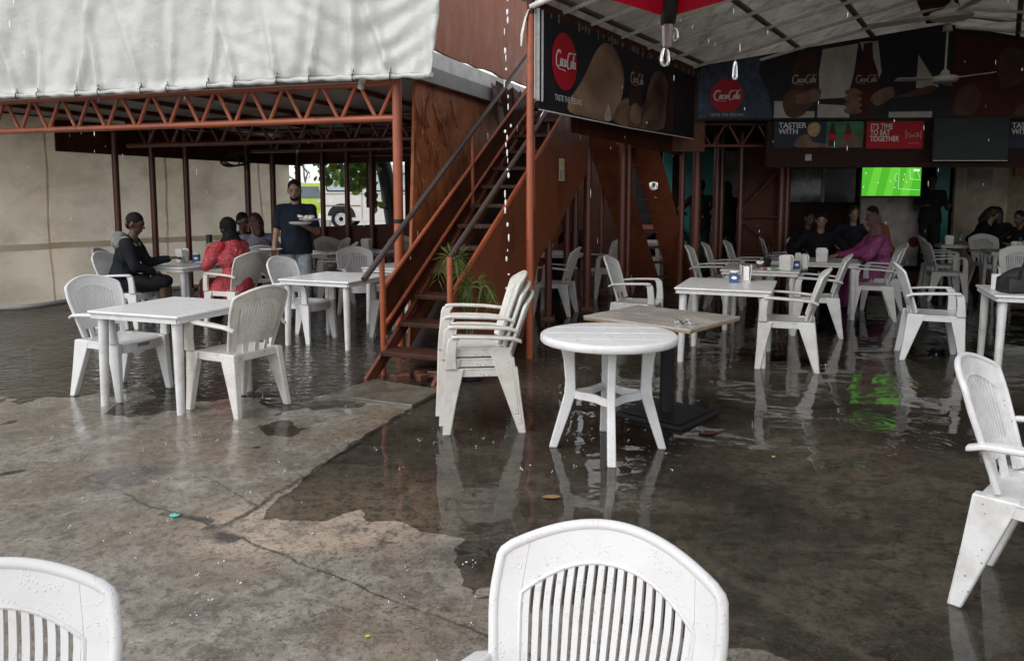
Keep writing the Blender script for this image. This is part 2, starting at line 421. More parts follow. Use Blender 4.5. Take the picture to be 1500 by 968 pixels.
def cloth_noise(o, amp, scale, seed=0.0):
    vs = o.data.vertices; nr = [v.normal.copy() for v in vs]; co = [v.co.copy() for v in vs]; out = []
    sh = Vector((seed, seed * .7, 0))
    for c, n in zip(co, nr): out.extend(c + n * (amp * noise.noise(c * scale + sh)))
    vs.foreach_set('co', out); o.data.update()
def remeshed(mb, name, mats, parent, voxel=.011, smooth=4, amp=0.0, sc=9.0, seed=0.0):
    o = mb.build(name, mats, None, None, fix=False, link=False)
    m = o.modifiers.new('r', 'REMESH'); m.mode = 'VOXEL'; m.voxel_size = voxel
    if smooth:
        q = o.modifiers.new('s', 'SMOOTH'); q.iterations = smooth; q.factor = .5
    apply_mods(o); 
    if not len(o.data.materials): o.data.materials.append(mats if not isinstance(mats, (list, tuple)) else mats[0])
    if amp: cloth_noise(o, amp, sc, seed)
    o.data.polygons.foreach_set('use_smooth', [True] * len(o.data.polygons)); COL.objects.link(o); o.parent = parent; return o

# ------------------------------------------------------------------ ground and flood water
def fbm(x, y, s, o=4):
    return noise.fractal(Vector((x * s, y * s, 3.3)), 1.0, 2.0, o)
def ground_z(x, y):
    s1 = (x + 1.35) * .961 - (y - 3.32) * .277; s2 = (x + 1.35) * .55 + (y - 3.32) * .835
    n = fbm(x, y, 1.3) * .006 + fbm(x, y, 5.0, 3) * .002
    zl = .012 - .0070 * (y - 3.45) + n * 1.9
    zr = -.010 + n * .9
    m = max(0, min(1, (s1 + .02) / .05)) * max(0, min(1, (s2 + .3 + .35 * fbm(x, y, 1.1)) / 1.2))
    z = zl * (1 - m) + zr * m
    z = max(z, -.035) if y < 17 else z
    if y < 2.4: z = min(z, .010)
    if y > 16.9: z = .56 * min(1, (y - 16.9) / .9)
    elif x < -9: z = min(z, 0)
    return z
def axis(lo, f0, f1, hi, step):
    a = []; v = f0; 
    while v <= f1 + 1e-6: a.append(v); v += step
    g = step; v = f0
    while v > lo: g *= 1.6; v -= g; a.insert(0, v)
    g = step; v = f1
    while v < hi: g *= 1.6; v += g; a.append(v)
    return a
gx = axis(-600, -7.5, 8.5, 600, .075); gy = axis(-400, 1.0, 17.9, 900, .07)
g = MB(); g.v = [(x, y, ground_z(x, y)) for x in gx for y in gy]
ny = len(gy); g.f = [(i * ny + j, (i + 1) * ny + j, (i + 1) * ny + j + 1, i * ny + j + 1) for i in range(len(gx) - 1) for j in range(ny - 1)]
g.m = [0] * len(g.f)
gro = structure(g.build('ground', M_CONC, None, None, fix=False)); gro.data.polygons.foreach_set('use_smooth', [True] * len(gro.data.polygons))
w = MB(); w.add([(-9, -1, 0), (13, -1, 0), (13, 16.9, 0), (-9, 16.9, 0)], [(0, 1, 2, 3)])
structure(w.build('water', M_WATER, None, None))
def gz(x, y): return ground_z(x, y)

# street beyond the rear wall
st = MB(); st.box((-14, 40, .545), (60, 44, .05)); structure(st.build('street', simple('pale_wet_street', (.50, .49, .46), .5, var=.3, scale=.6), None, None))

exec_parts = []
# ------------------------------------------------------------------ left building
P0 = (-1.13, 7.5); FRONT = line(P0, (-.956, .292))              # a: metres to the left along the front, off>0: inwards
INN = Vector((.292, .956, 0))
def truss(name, base, zb, zt, length, mat, label, pitch=.42, rb=.034, group=None):
    t = thing(name, label, 'truss', tuple(base(length / 2, 0)), 0, group)
    inv = Matrix.Translation(t.location).inverted()
    L = lambda a, z: inv @ base(a, z)
    MB().tube([L(0, zb), L(length, zb)], rb, 12).build('bottom_chord', mat, t)
    MB().tube([L(0, zt), L(length, zt)], rb * .9, 12).build('top_chord', mat, t)
    b = MB(); n = int(length / pitch)
    for i in range(n):
        a = i * pitch
        b.tube([L(a + .02, zt), L(a + pitch / 2 - .015, zb)], rb * .62, 8); b.tube([L(a + pitch / 2 + .015, zb), L(a + pitch - .02, zt)], rb * .62, 8)
    o = b.build('web', mat, t); return t
truss('roof_truss', FRONT, 2.31, 2.645, 8.6, M_ORANGE, 'bright orange steel lattice truss under the hem of the white tarpaulin', group='lattice trusses under the upper floor')
for i, q in enumerate((2.2, 3.9, 5.6)):
    p = Vector((*P0, 0)) + INN * q
    truss('roof_truss', line((p.x + .25 * q * .3, p.y), (-.956, .292)), 2.30, 2.62, 6.6 - .45 * q, M_BROWN,
          ['second orange-brown lattice truss, just behind the front one', 'third dark lattice truss, midway under the upper floor', 'rearmost dark lattice truss, nearest the street opening'][i], group='lattice trusses under the upper floor')
# corner post with drain elbow
t = thing('corner_post', 'orange steel corner post between the front truss and the stair wall', 'post', (P0[0], P0[1], 0))
MB().tube([(0, 0, -.05), (0, 0, 2.70)], .048, 14).build('shaft', M_ORANGE, t)
MB().tube([(.0, 0, 2.66), (-.30, .09, 2.68)], .04, 12).build('top_bracket', M_ORANGE, t)
MB().tube([(-.30, .07, 2.72), (-.36, .09, 2.66), (-.37, .095, 2.6)], .035, 10).build('drain_elbow', M_WHITEPAINT, t)
MB().lathe([(.052, 1.28), (.055, 1.30), (.052, 1.32)]).build('clamp', M_BLACK, t)
# upper deck
A = FRONT(-.05, 0, .1); B = FRONT(8.6, 0, .1)
deck = MB(); deck.add([(A.x, A.y, 2.70), (B.x, B.y, 2.70), (-8.4, 15.2, 2.70), (1.0, 14.6, 2.70), (A.x, A.y, 2.80), (B.x, B.y, 2.80), (-8.4, 15.2, 2.80), (1.0, 14.6, 2.80)],
    [(0, 1, 2, 3), (7, 6, 5, 4), (0, 4, 5, 1), (1, 5, 6, 2), (2, 6, 7, 3), (3, 7, 4, 0)])
structure(deck.build('ceiling', M_GREYSHEET, None, None))
j = thing('ceiling_joists', 'dark timber joists carrying the grey underside of the upper floor', 'joists', (-3.5, 11, 2.66))
jb = MB()
for k in range(9):
    a = FRONT(.7 + k * .95, 2.672, .12) - j.location; b = a + INN * 6.3; jb.box((a + b) / 2, (.05, 6.3, .05), math.atan2(.956, .292) - R(90))
jb.build('joist', M_BROWN, j)

# big white tarpaulin over the upper floor front
TB = line((-.70, 7.28), (-.965, .262))
def tarp_pt(a, z):
    f = max(0, min(1, (5.4 - z) / 2.7))
    ph = a * 2.9 + .5 * math.sin(a * 1.3)
    fold = .055 * f * math.sin(ph + 1.1 * (z - 2.7)) * (.5 + .5 * noise.noise(Vector((a * .7, z * .3, 1.0))) + .25)
    fold += .07 * noise.noise(Vector((a * 1.2 + z * .35, z * .5, 4.0))) + .022 * noise.noise(Vector((a * 4.5 + z * 1.5, z * 1.1, 8.0))) + .010 * noise.noise(Vector((a * 9, z * 7, 2.0)))
    zt_ = z - 2.67
    for k in range(0, 22):
        c_ = k * .41 + .06 * math.sin(k * 3); sl = .28 * math.sin(k * 1.7) + .10; d_ = a - c_ - sl * zt_
        if abs(d_) < .4: fold -= .085 * math.exp(-(d_ / (.028 + .05 * zt_)) ** 2) * math.exp(-zt_ / (.5 + .35 * math.sin(k * 2.3) ** 2)) ; fold += .055 * math.exp(-((d_ - .10) / .07) ** 2) * math.exp(-zt_ / .6)
    if a < 2.6: fold += .034 * (1 - a / 2.6) * math.sin(26 * z + 9 * math.sin(a * 2.2) + 3 * noise.noise(Vector((a * 3, z * 3, 0)))) * (.4 + .6 * noise.noise(Vector((a * 2, z * 1.2, 6))))
    zz = z
    edge = max(0, 1 - a / .35); sag = .03 * math.sin(a * 1.05 + .4) 
    if z < 2.75: fold *= .35 + .65 * (z - 2.66) / .09
    off = -(.05 + .10 * f) + fold
    aa = a - (.07 * math.sin((z - 2.66) * 1.9)) * edge
    return TB(aa, zz + sag * (f) * .6, off)
t = thing('tarpaulin', 'large white rain-soaked tarpaulin hanging over the upper floor above the orange truss', 'tarpaulin', tuple(TB(4, 2.66)))
tl = Matrix.Translation(t.location).inverted()
m = MB(); ua = [i * .03 for i in range(0, 293)]; vz = [2.67 + j * .03 for j in range(0, 70)] + [4.79 + j * .09 for j in range(0, 8)]
m.v = [tuple(tl @ tarp_pt(a, z)) for a in ua for z in vz]; nz = len(vz)
m.f = [(i * nz + k, (i + 1) * nz + k, (i + 1) * nz + k + 1, i * nz + k + 1) for i in range(len(ua) - 1) for k in range(nz - 1)]; m.m = [0] * len(m.f)
o = m.build('sheet', M_TARP, t, None); o.data.polygons.foreach_set('use_smooth', [True] * len(o.data.polygons))
o.modifiers.new('s', 'SOLIDIFY').thickness = .004
m = MB(); m.tube([tl @ (tarp_pt(i * .06, 2.67) + Vector((0, 0, -.012 + .006 * math.sin(i * 1.7)))) for i in range(0, 146)], [.024 + .006 * math.sin(i * .9) for i in range(146)], 10); m.build('rolled_hem', M_TARP, t)
for k in range(1, 21):
    m = MB(); a = k * .41 + .06 * math.sin(k * 3); p = tl @ (tarp_pt(a, 2.67) + Vector((0, 0, -.012)))
    m.tube([p + Vector((0, .034 * math.cos(q), .036 * math.sin(q))) for q in [i * math.pi / 5 for i in range(11)]], .005, 5)
    m.tube([p + Vector((0, .036, .0)), p + Vector((.01, -.02, .07))], .004, 5); m.build('cord', M_BLACK, t)

# beige tarp side wall, with posts
TWD = (.535, .845); TW = line((-6.95, 10.2), TWD)
t = thing('tarpaulin_wall', 'beige grimy tarpaulin side wall behind the seated diners on the left', 'tarpaulin', tuple(TW(1, 0)))
tl = Matrix.Translation(t.location).inverted()
def tw_pt(a, z):
    wv = .05 * math.sin(a * 2.1) + .09 * noise.noise(Vector((a * 1.4, z * .55, 0))) + .035 * noise.noise(Vector((a * 3.5 + z, z * 1.6, 5))) + .01 * noise.noise(Vector((a * 9, z * 9, 3)))
    return TW(a, z, -.04 + wv * 1.0 + .05 * math.sin(a * 4.3 + 1.5 * math.sin(z * 1.1)) * (1.3 - z / 2.6) + .02 * math.sin(a * 9.7 + 2.0 * math.sin(z)))
m = MB(); ua = [-3.2 + i * .06 for i in range(0, 140)]; vz = [.02 + k * .06 for k in range(0, 45)]
m.v = [tuple(tl @ tw_pt(a, z)) for a in ua for z in vz]; nz = len(vz)
m.f = [(i * nz + k, (i + 1) * nz + k, (i + 1) * nz + k + 1, i * nz + k + 1) for i in range(len(ua) - 1) for k in range(nz - 1)]; m.m = [0] * len(m.f)
o = m.build('sheet', M_BEIGE, t, None); o.data.polygons.foreach_set('use_smooth', [True] * len(o.data.polygons))
for a_ in (-1.55, .62, 2.5, 4.3):
    m = MB(); q = [[tl @ (tw_pt(a_ + da, z) + Vector((.012, -.008, 0))) for da in (0, .035)] for z in [.05 + .1 * i for i in range(26)]]; m.add([p for r_ in q for p in r_], [(2 * i, 2 * i + 1, 2 * i + 3, 2 * i + 2) for i in range(25)]); m.build('seam', M_BEIGE, t, None)
m = MB(); m.tube([tl @ (tw_pt(-3.2 + i * .1, .03)) for i in range(84)], .035, 8); m.build('bottom_hem', M_TARP, t)
m = MB(); m.add([tl @ tw_pt(a, z) + Vector((.03, -.02, 0)) for a in [-3.2 + i * .1 for i in range(84)] for z in (.80, .89)], [(2 * i, 2 * i + 2, 2 * i + 3, 2 * i + 1) for i in range(83)])
m.build('mid_band', tarp('grey_band', (.60, .55, .47), (.70, .64, .55), 0, .65), t)
bb = MB(); a0, a1 = TW(.75, 2.2, .12), TW(5.3, 2.2, .12)
o = bb.prism([(.75, 2.19), (5.3, 2.14), (5.3, 2.64), (.75, 2.64)], lambda u, v, s: TW(u, v, s) - TW(3, 2.4), .06, .09).build('fascia_board', M_PLYD, None, None); o.location = TW(3, 2.4)
tag(o, 'dark brown board along the top of the beige tarpaulin wall', 'board')
PG = 'posts under the upper floor'
def post(base, h, r, label, mat=M_BROWN, plate=True, group=PG, z0=-.05):
    t = thing('steel_post', label, 'post', (base[0], base[1], 0), 0, group)
    MB().tube([(0, 0, z0), (0, 0, h)], r, 12).build('shaft', mat, t)
    MB().box((0, 0, .012), (.16, .16, .05)).build('foot_plate', mat, t, None)
    return t
for a, lb in ((1.55, 'brown post left of the seated man, leftmost against the beige tarpaulin'), (2.14, 'brown post rising straight behind the head of the man in the black jacket'),
              (2.73, 'brown post behind the napkin holder of the diners table'), (3.94, 'brown post left of the auburn-haired diner against the beige tarpaulin'),
              (4.5, 'brown post just left of the standing waiter'), (5.1, 'brown post behind the waiter at the end of the beige tarpaulin')):
    post(TW(a, 0, .17), 2.62, .048 if a < 3 else .055, lb)
BW = line((-4.22, 14.5), (.951, -.309))
for a, lb in ((.71, 'brown post between the yellow-green car and the van'), (1.23, 'brown post in front of the van and its door'), (1.74, 'brown post by the leafy branches, right of the van door handle')):
    post(BW(a, 0, .06), 2.62, .05, lb)
o = MB().prism([(-.3, -.1), (3.9, -.1), (3.9, 1.14), (-.3, .94)], lambda u, v, s: BW(u, v, s) - BW(2, 0), -.12, 0).build('low_wall', M_PLYD, None, None, .01); o.location = BW(2, 0)
tag(o, 'low dark brown wall below the street opening at the back', 'wall')
o = MB().prism([(-.3, 2.16), (3.9, 2.2), (3.9, 2.69), (-.3, 2.69)], lambda u, v, s: BW(u, v, s) - BW(2, 2), -.1, .02).build('header_board', M_PLYD, None, None); o.location = BW(2, 2)
tag(o, 'dark brown header board above the street opening', 'board')
o = MB().prism([(1.62, 1.35), (1.82, 1.35), (1.82, 2.2), (1.62, 2.2)], lambda u, v, s: BW(u, v, s) - BW(1.7, 1.7), .02, .05).build('hanging_board', M_PLYD, None, None); o.location = BW(1.7, 1.7)
tag(o, 'short dark plank hanging on the post by the leafy branches', 'board')
# round fan / cable bundle under the fascia
cb = thing('cable_coil', 'black coil of cable hanging under the dark board near the ceiling', 'cable', tuple(TW(3.5, 2.15, .3)))
m = MB()
for k in range(4):
    rr = .13 + .02 * k; m.tube([(rr * math.cos(q) * 1.3 + .05 * k, rr * math.sin(q) * .3, rr * .7 * math.sin(q) + .02 * k) for q in [i * math.pi / 10 for i in range(21)]], .012, 6)
m.build('coil', M_BLACK, cb)

# ------------------------------------------------------------------ stair wall, beam and upper wall
SD = (.36, .933); SW = line((-1.05, 7.62), SD)      # off>0 = towards the stairs
def wallboard(name, poly, t0, t1, mat, label, cat='wall', line_=None, bevel=.004):
    L = line_ or SW; c = L(poly[0][0], poly[0][1])
    o = MB().prism(poly, lambda u, v, s: L(u, v, s) - c, t0, t1).build(name, mat, None, None, bevel); o.location = c
    return tag(o, label, cat)
edge = [(0, -.05), (5.2, -.05), (5.2, 2.9)]
random.seed(3)
rag = [(5.2 - k * .2, 2.76 + random.uniform(-.05, .03)) for k in range(1, 26)]
wallboard('plywood_wall', edge + rag, -.04, -.005, M_PLY, 'orange-brown peeling wet plywood wall to the left of the stairs')
pt = thing('peeling_veneer', 'curled strips of veneer peeling off the wet plywood wall', 'veneer', tuple(SW(.4, 1.9, .0)))
M_VEN = plywood('pale_torn_veneer', (.16, .05, .022), (.42, .15, .06), .3)
for k in range(22):
    a = .08 + random.random() * 1.5; z = random.uniform(1.55, 2.68); h = random.uniform(.12, .45); wd = random.uniform(.02, .075); le = random.uniform(-.22, .22); lift = random.uniform(.02, .09)
    q = []
    for i in range(7):
        s = i / 6; q.append([SW(a + le * s, z - h * s, .002 + lift * s * s) - pt.location, SW(a + le * s + wd * (1 - .6 * s), z - h * s, .004 + lift * .3 * s) - pt.location])
    m = MB(); m.add([p for r_ in q for p in r_], [(2 * i, 2 * i + 1, 2 * i + 3, 2 * i + 2) for i in range(6)])
    o = m.build('strip', M_VEN, pt, 60); o.modifiers.new('s', 'SOLIDIFY').thickness = .003
wallboard('floor_beam', [(-.25, 2.72), (2.35, 2.72), (2.3, 2.80), (2.42, 2.885), (-.25, 2.885)], .0, .07, M_GREYSHEET, 'grey lower edge beam at the foot of the upper brown wall', 'beam')
wallboard('fascia_plank', [(-.25, 2.89), (2.2, 2.89), (2.3, 2.96), (2.45, 2.9), (3.9, 2.9), (3.9, 3.05), (-.25, 3.06)], .01, .05, M_WHITEPAINT, 'white flaking plank under the upper brown wall beside the tarpaulin', 'plank')
rag = [(-.3 + k * .25, 3.075 + random.uniform(-.012, .03)) for k in range(0, 23)]
wallboard('upper_wall', rag + [(5.2, 3.08), (5.2, 5.4), (-.3, 5.4)], .0, .045, M_PLYUP, 'smooth brown painted upper wall between the tarpaulin and the dripping roof edge')
torn = thing('torn_cladding', 'ragged dark rotten cladding hanging where the beam breaks off by the stairs', 'cladding', tuple(SW(2.5, 2.5, .1)))
m = MB()
for k in range(11):
    a = 1.95 + k * .09; p = [SW(a, 2.98 + random.uniform(-.1, .03), .085 + random.uniform(0, .03)), SW(a + random.uniform(.1, .2), 2.95 + random.uniform(-.1, .05), .09 + random.uniform(0, .04)), SW(a + random.uniform(.08, .22), 2.5 + random.uniform(-.25, .25), .1 + random.uniform(0, .05)), SW(a + random.uniform(-.05, .06), 2.55 + random.uniform(-.2, .2), .08 + random.uniform(0, .05))]
    m.add([x - torn.location for x in p], [(0, 1, 2, 3)])
o = m.build('shred', M_PLYD, torn, None); o.modifiers.new('s', 'SOLIDIFY').thickness = .006

# ------------------------------------------------------------------ staircase
S0 = line((-.62, 5.90), SD); S1 = line((-1.20, 6.12), SD)      # right and left stringer lines
t = thing('staircase', 'steep wet outdoor staircase of brown treads with orange steel rails', 'staircase', (-.9, 6.0, 0))
tl = Matrix.Translation(t.location).inverted()
def on(L, a, z, off=0.0): return tl @ L(a, z, off)
def stringer(L, off):
    MB().sweep([[on(L, a, z - .07, off), on(L, a, z + .07, off), on(L, a, z + .07, off + .035), on(L, a, z - .07, off + .035)] for a, z in ((-.03, -.02), (4.9, 3.02))]).build('stringer', M_BROWN, t, None, .006)
stringer(S0, -.02); stringer(S1, -.02)
M_TREAD = plywood('dark_wet_tread', (.035, .016, .011), (.075, .032, .02), .5)
for n in range(1, 15):
    a, z = .31 * n, .205 * n + .03
    q = [on(S1, a - .14, z, .02), on(S0, a - .14, z, -.025), on(S0, a + .13, z, -.025), on(S1, a + .13, z, .02)]
    b = MB(); b.add([p + Vector((0, 0, dz)) for dz in (0, -.04) for p in q], [(0, 1, 2, 3), (7, 6, 5, 4), (0, 4, 5, 1), (1, 5, 6, 2), (2, 6, 7, 3), (3, 7, 4, 0)])
    b.build('tread', M_TREAD, t, None, .006)
def rail(L, name, r, mat, pts, off=0.0): return MB().tube([on(L, a, z, off) for a, z in pts], r, 10).build(name, mat, t)
rail(S1, 'handrail', .026, M_BLACKRAIL, [(.02, .86), (3.25, 2.89), (4.8, 3.86)], -.03)
rail(S1, 'mid_rail', .019, M_ORANGE, [(.33, .76), (2.25, 1.91), (4.6, 3.3)], -.03); rail(S1, 'mid_rail', .019, M_ORANGE, [(.33, .42), (2.25, 1.61), (4.6, 3.02)], -.03)
rail(S1, 'rail_post', .024, M_ORANGE, [(.31, .0), (.31, 1.03)], -.03); rail(S1, 'rail_post', .02, M_ORANGE, [(2.22, 1.25), (2.22, 2.24)], -.03)
rail(S1, 'stringer_tube', .026, M_ORANGE, [(-.06, -.04), (4.8, 3.02)], -.01)
rail(S0, 'handrail', .024, M_BLACKRAIL, [(.25, 1.04), (1.95, 2.02), (4.6, 3.55)], .02)
rail(S0, 'mid_rail', .018, M_ORANGE, [(.27, .77), (2.15, 1.86), (4.6, 3.28)], .04)
rail(S0, 'rail_post', .024, M_ORANGE, [(.25, .12), (.25, 1.05)], .02); rail(S0, 'rail_post', .02, M_ORANGE, [(2.3, 1.4), (2.3, 2.2)], .02)
rail(S0, 'stringer_tube', .026, M_ORANGE, [(-.08, -.04), (.30, .20)], .01)
pb = MB(); pb.prism([(.3, .10), (1.95, .06), (2.45, .84), (4.4, 1.86), (4.6, 3.2), (2.15, 1.80), (.3, .73)], lambda u, v, s: on(S0, u, v, s), .02, .032)
pb.build('side_panel', M_PANEL, t, None, .003)
pb = MB(); pb.prism([(.42, .32), (4.6, 2.85), (4.6, 3.3), (.42, .74)], lambda u, v, s: on(S1, u, v, s), -.075, -.06)
pb.build('side_panel', M_PLYD, t, None, .003)
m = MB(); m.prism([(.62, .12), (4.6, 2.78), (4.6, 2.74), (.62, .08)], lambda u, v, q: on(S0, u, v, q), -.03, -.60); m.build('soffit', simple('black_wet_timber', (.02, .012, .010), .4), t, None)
# rubble block under the first step
rb = thing('rubble', 'broken bricks lying under the lowest stair tread', 'rubble', (-.78, 6.15, .03)); m = MB()
for k in range(7): m.box((random.uniform(-.2, .2), random.uniform(-.08, .1), .03), (random.uniform(.06, .14), .08, .06), random.random() * 3)
m.build('brick', simple('wet_brick', (.10, .042, .024), .4, var=.6), rb, None, .008)
pd = MB(); pd.prism([(-1.40, 5.66), (-.73, 5.36), (-.56, 5.82), (-1.16, 6.16)], lambda u, v, s: Vector((u + 1, v - 5.75, s)), -.05, .028)
o = pd.build('stair_pad', simple('dark_wet_slab', (.13, .115, .09), .2, var=.4, scale=5, bump=.2), None, None, .008); o.location = (-1, 5.75, 0); tag(o, 'thin concrete slab at the foot of the stairs', 'slab')

# notice on the panel
def flatpoly(L, off, c0): return lambda u, v, s: L(u, v, off + s) - c0
c0 = S0(3.25, 1.86)
nt = thing('paper_notice', 'yellow and blue printed paper notice on the stair side panel', 'notice', tuple(c0))
MB().prism([(3.15, 1.73), (3.35, 1.73), (3.35, 1.99), (3.15, 1.99)], flatpoly(S0, 0, c0), .036, .04).build('sheet', simple('notice_cream', (.62, .56, .36), .5), nt, None)
MB().prism([(3.17, 1.745), (3.255, 1.745), (3.255, 1.86), (3.17, 1.86)], flatpoly(S0, 0, c0), .0405, .042).build('blue_block', simple('notice_blue', (.22, .36, .45), .5), nt, None)
MB().prism([(3.265, 1.745), (3.33, 1.745), (3.33, 1.86), (3.265, 1.86)], flatpoly(S0, 0, c0), .0405, .042).build('yellow_block', simple('notice_yellow', (.62, .45, .10), .5), nt, None)
MB().prism([(3.18, 1.89), (3.32, 1.89), (3.32, 1.965), (3.18, 1.965)], flatpoly(S0, 0, c0), .0405, .042).build('heading_block', simple('notice_gold', (.55, .47, .2), .5), nt, None)

# ------------------------------------------------------------------ hall: roof, poles, banners
HD = (.545, .839); HE = line((.17, 7.13), HD)                   # left eave line, off>0 = into the hall
def roof_pt(a, off, dz=0.0):
    z = 3.36 + .20 * off if off <= 2.95 else 3.36 + .20 * (5.9 - off)
    return HE(a, z + dz, off)
t = thing('hall_roof', 'pale corrugated sheet roof of the dark dining hall', 'roof', tuple(HE(2, 3.4, 2.9)))
rl = Matrix.Translation(t.location).inverted()
for nm, o0, o1 in (('roof_slope', -.15, 2.95), ('roof_slope', 2.95, 11.0)):
    m = MB(); q = []
    na = 90
    na = 112
    if o1 > 5: o1 = 7.6; na = 160
    for i in range(na + 1):
        a = -.05 + i * .069; dz = .05 + .012 * math.sin(i * 1.9)
        q += [rl @ roof_pt(a, o0, dz), rl @ roof_pt(a, o1, dz)]
    m.add(q, [(2 * i, 2 * i + 2, 2 * i + 3, 2 * i + 1) for i in range(na)])
    o = m.build(nm, M_ROOF, t, 60, fix=False); o.modifiers.new('s', 'SOLIDIFY').thickness = .006
M_PIPE = simple('pale_roof_pipe', (.70, .68, .65), .4, var=.2)
for a in (.03, .55, 1.15, 1.9, 2.65, 3.45, 4.25, 5.0):
    m = MB(); m.tube([rl @ roof_pt(a, .0, -.035), rl @ roof_pt(a, 2.95, -.035), rl @ roof_pt(a, 5.9, -.035)], .022, 8); m.build('rafter_pipe', M_PIPE, t)
for off in (.15, 1.25, 2.1, 3.8, 4.9):
    m = MB(); a, b = rl @ roof_pt(-.02, off, -.002), rl @ roof_pt(6.3 if off < 3 else 10.5, off, -.002); m.box((a + b) / 2, (.06, (b - a).length, .03), math.atan2(HD[1], HD[0]) - R(90)); m.build('purlin', simple('grey_purlin', (.10, .09, .085), .5), t, None)
for a in (5.7, 6.5, 7.3, 8.1): MB().tube([rl @ roof_pt(a, 2.95, .0), rl @ roof_pt(a, 7.2, .0)], .022, 8).build('rafter_pipe', M_PIPE, t)
m = MB(); a, b = rl @ roof_pt(-.05, 2.95, -.02), rl @ roof_pt(5.9, 2.95, -.02); m.box((a + b) / 2, (.42, (b - a).length, .06), math.atan2(HD[1], HD[0]) - R(90)); m.build('ridge_board', M_PLYD, t, None)
m = MB(); a, b = rl @ HE(-.05, 3.28, .02), rl @ HE(4.6, 3.28, .02); m.box((a + b) / 2, (.05, (b - a).length, .13), math.atan2(HD[1], HD[0]) - R(90)); m.build('eave_beam', M_PLYD, t, None)
m = MB(); 
for k in range(60):
    if random.random() < .45: continue
    p = rl @ HE(.3 + k * .07, 3.25, .045); m.box(p, (.015, .03, random.uniform(.02, .10)), random.random())
m.build('eave_fringe', simple('frayed_sheet_ends', (.16, .15, .14), .6, var=.6, spec=.2), t, None)

# front pipe of the hall, sheet strips, blue pipe, rag
t = thing('hall_front_post', 'tall orange post at the front corner of the hall carrying the drinks banner', 'post', (.17, 7.12, 0))
MB().tube([(0, 0, -.05), (0, 0, 3.75)], .036, 14).build('shaft', M_ORANGE, t)
MB().tube([(.0, -.03, 3.27), (.55, -.35, 3.42), (1.6, -1.0, 3.75)], .026, 10).build('front_pipe', M_PIPE, t)
o = MB(); L = HE
pts = [(-.02, .06), (.02, .02), (.05, .07), (.09, .01), (.13, .06), (.17, .02)]
for i in range(len(pts) - 1):
    (a, b), (c, d) = pts[i], pts[i + 1]
    o.add([HE(a, 2.45, b) - HE(0, 2.9), HE(c, 2.43, d) - HE(0, 2.9), HE(c, 3.27, d) - HE(0, 2.9), HE(a, 3.27, b) - HE(0, 2.9)], [(0, 1, 2, 3)])
x = o.build('folded_sheet', simple('grey_white_plastic_strip', (.55, .55, .54), .4), None, None); x.location = HE(0, 2.9); x.modifiers.new('s', 'SOLIDIFY').thickness = .004
tag(x, 'folded pale plastic sheet strip hanging between the orange post and the banner', 'sheet')
x = MB().tube([(-.10, -.1, 0), (.0, .25, .30)], .035, 12, cap=False).build('blue_pipe', simple('blue_pvc', (.10, .36, .50), .3), None); x.location = (.13, 7.0, 3.36); x.modifiers.new('s', 'SOLIDIFY').thickness = .006
tag(x, 'blue plastic drain pipe end poking out at the top of the orange post', 'pipe')
m = MB(); m.tube([(.03, -.02, .12), (-.02, -.045, .1), (-.05, -.03, .02), (-.08, -.03, -.12), (-.085, -.02, -.22)], [.012, .014, .02, .028, .012], 8, sq=(1, .4)); x = m.build('rag', M_WHITEPAINT, None); x.location = (.17, 7.12, 3.14); tag(x, 'white rag knotted around the top of the orange post', 'rag')

# ---- lettering and logo helpers
def text_mesh(body, size, bold=.0):
    cu = bpy.data.curves.new('t', 'FONT'); cu.body = body; cu.size = size; cu.offset = bold; cu.space_line = .82
    ob = bpy.data.objects.new('t', cu); TMP.collection.objects.link(ob); TVL.update()
    me = bpy.data.meshes.new_from_object(ob.evaluated_get(TVL.depsgraph)); bpy.data.objects.remove(ob); bpy.data.curves.remove(cu); return me
def lettering(body, u0, v0, width, fn, off, mat, parent, name='lettering', bold=.0, vs=1.0):
    me = text_mesh(body, 1.0, bold); xs = [v.co.x for v in me.vertices]; k = width / (max(xs) - min(xs)); x0 = min(xs)
    for v in me.vertices: v.co = fn(u0 + (v.co.x - x0) * k, v0 + v.co.y * k * vs, off)
    me.name = name; me.materials.clear(); me.materials.append(mat)
    o = bpy.data.objects.new(name, me); COL.objects.link(o); o.parent = parent; return o
def bez(p, n=10):
    out = []
    for i in range(n + 1):
        s = i / n; out.append(tuple((1 - s) ** 3 * p[0][k] + 3 * (1 - s) ** 2 * s * p[1][k] + 3 * (1 - s) * s * s * p[2][k] + s ** 3 * p[3][k] for k in (0, 1)))
    return out
def arc(cx, cy, rx, ry, a0, a1, n=18): return [(cx + rx * math.cos(R(a0 + (a1 - a0) * i / n)), cy + ry * math.sin(R(a0 + (a1 - a0) * i / n))) for i in range(n + 1)]
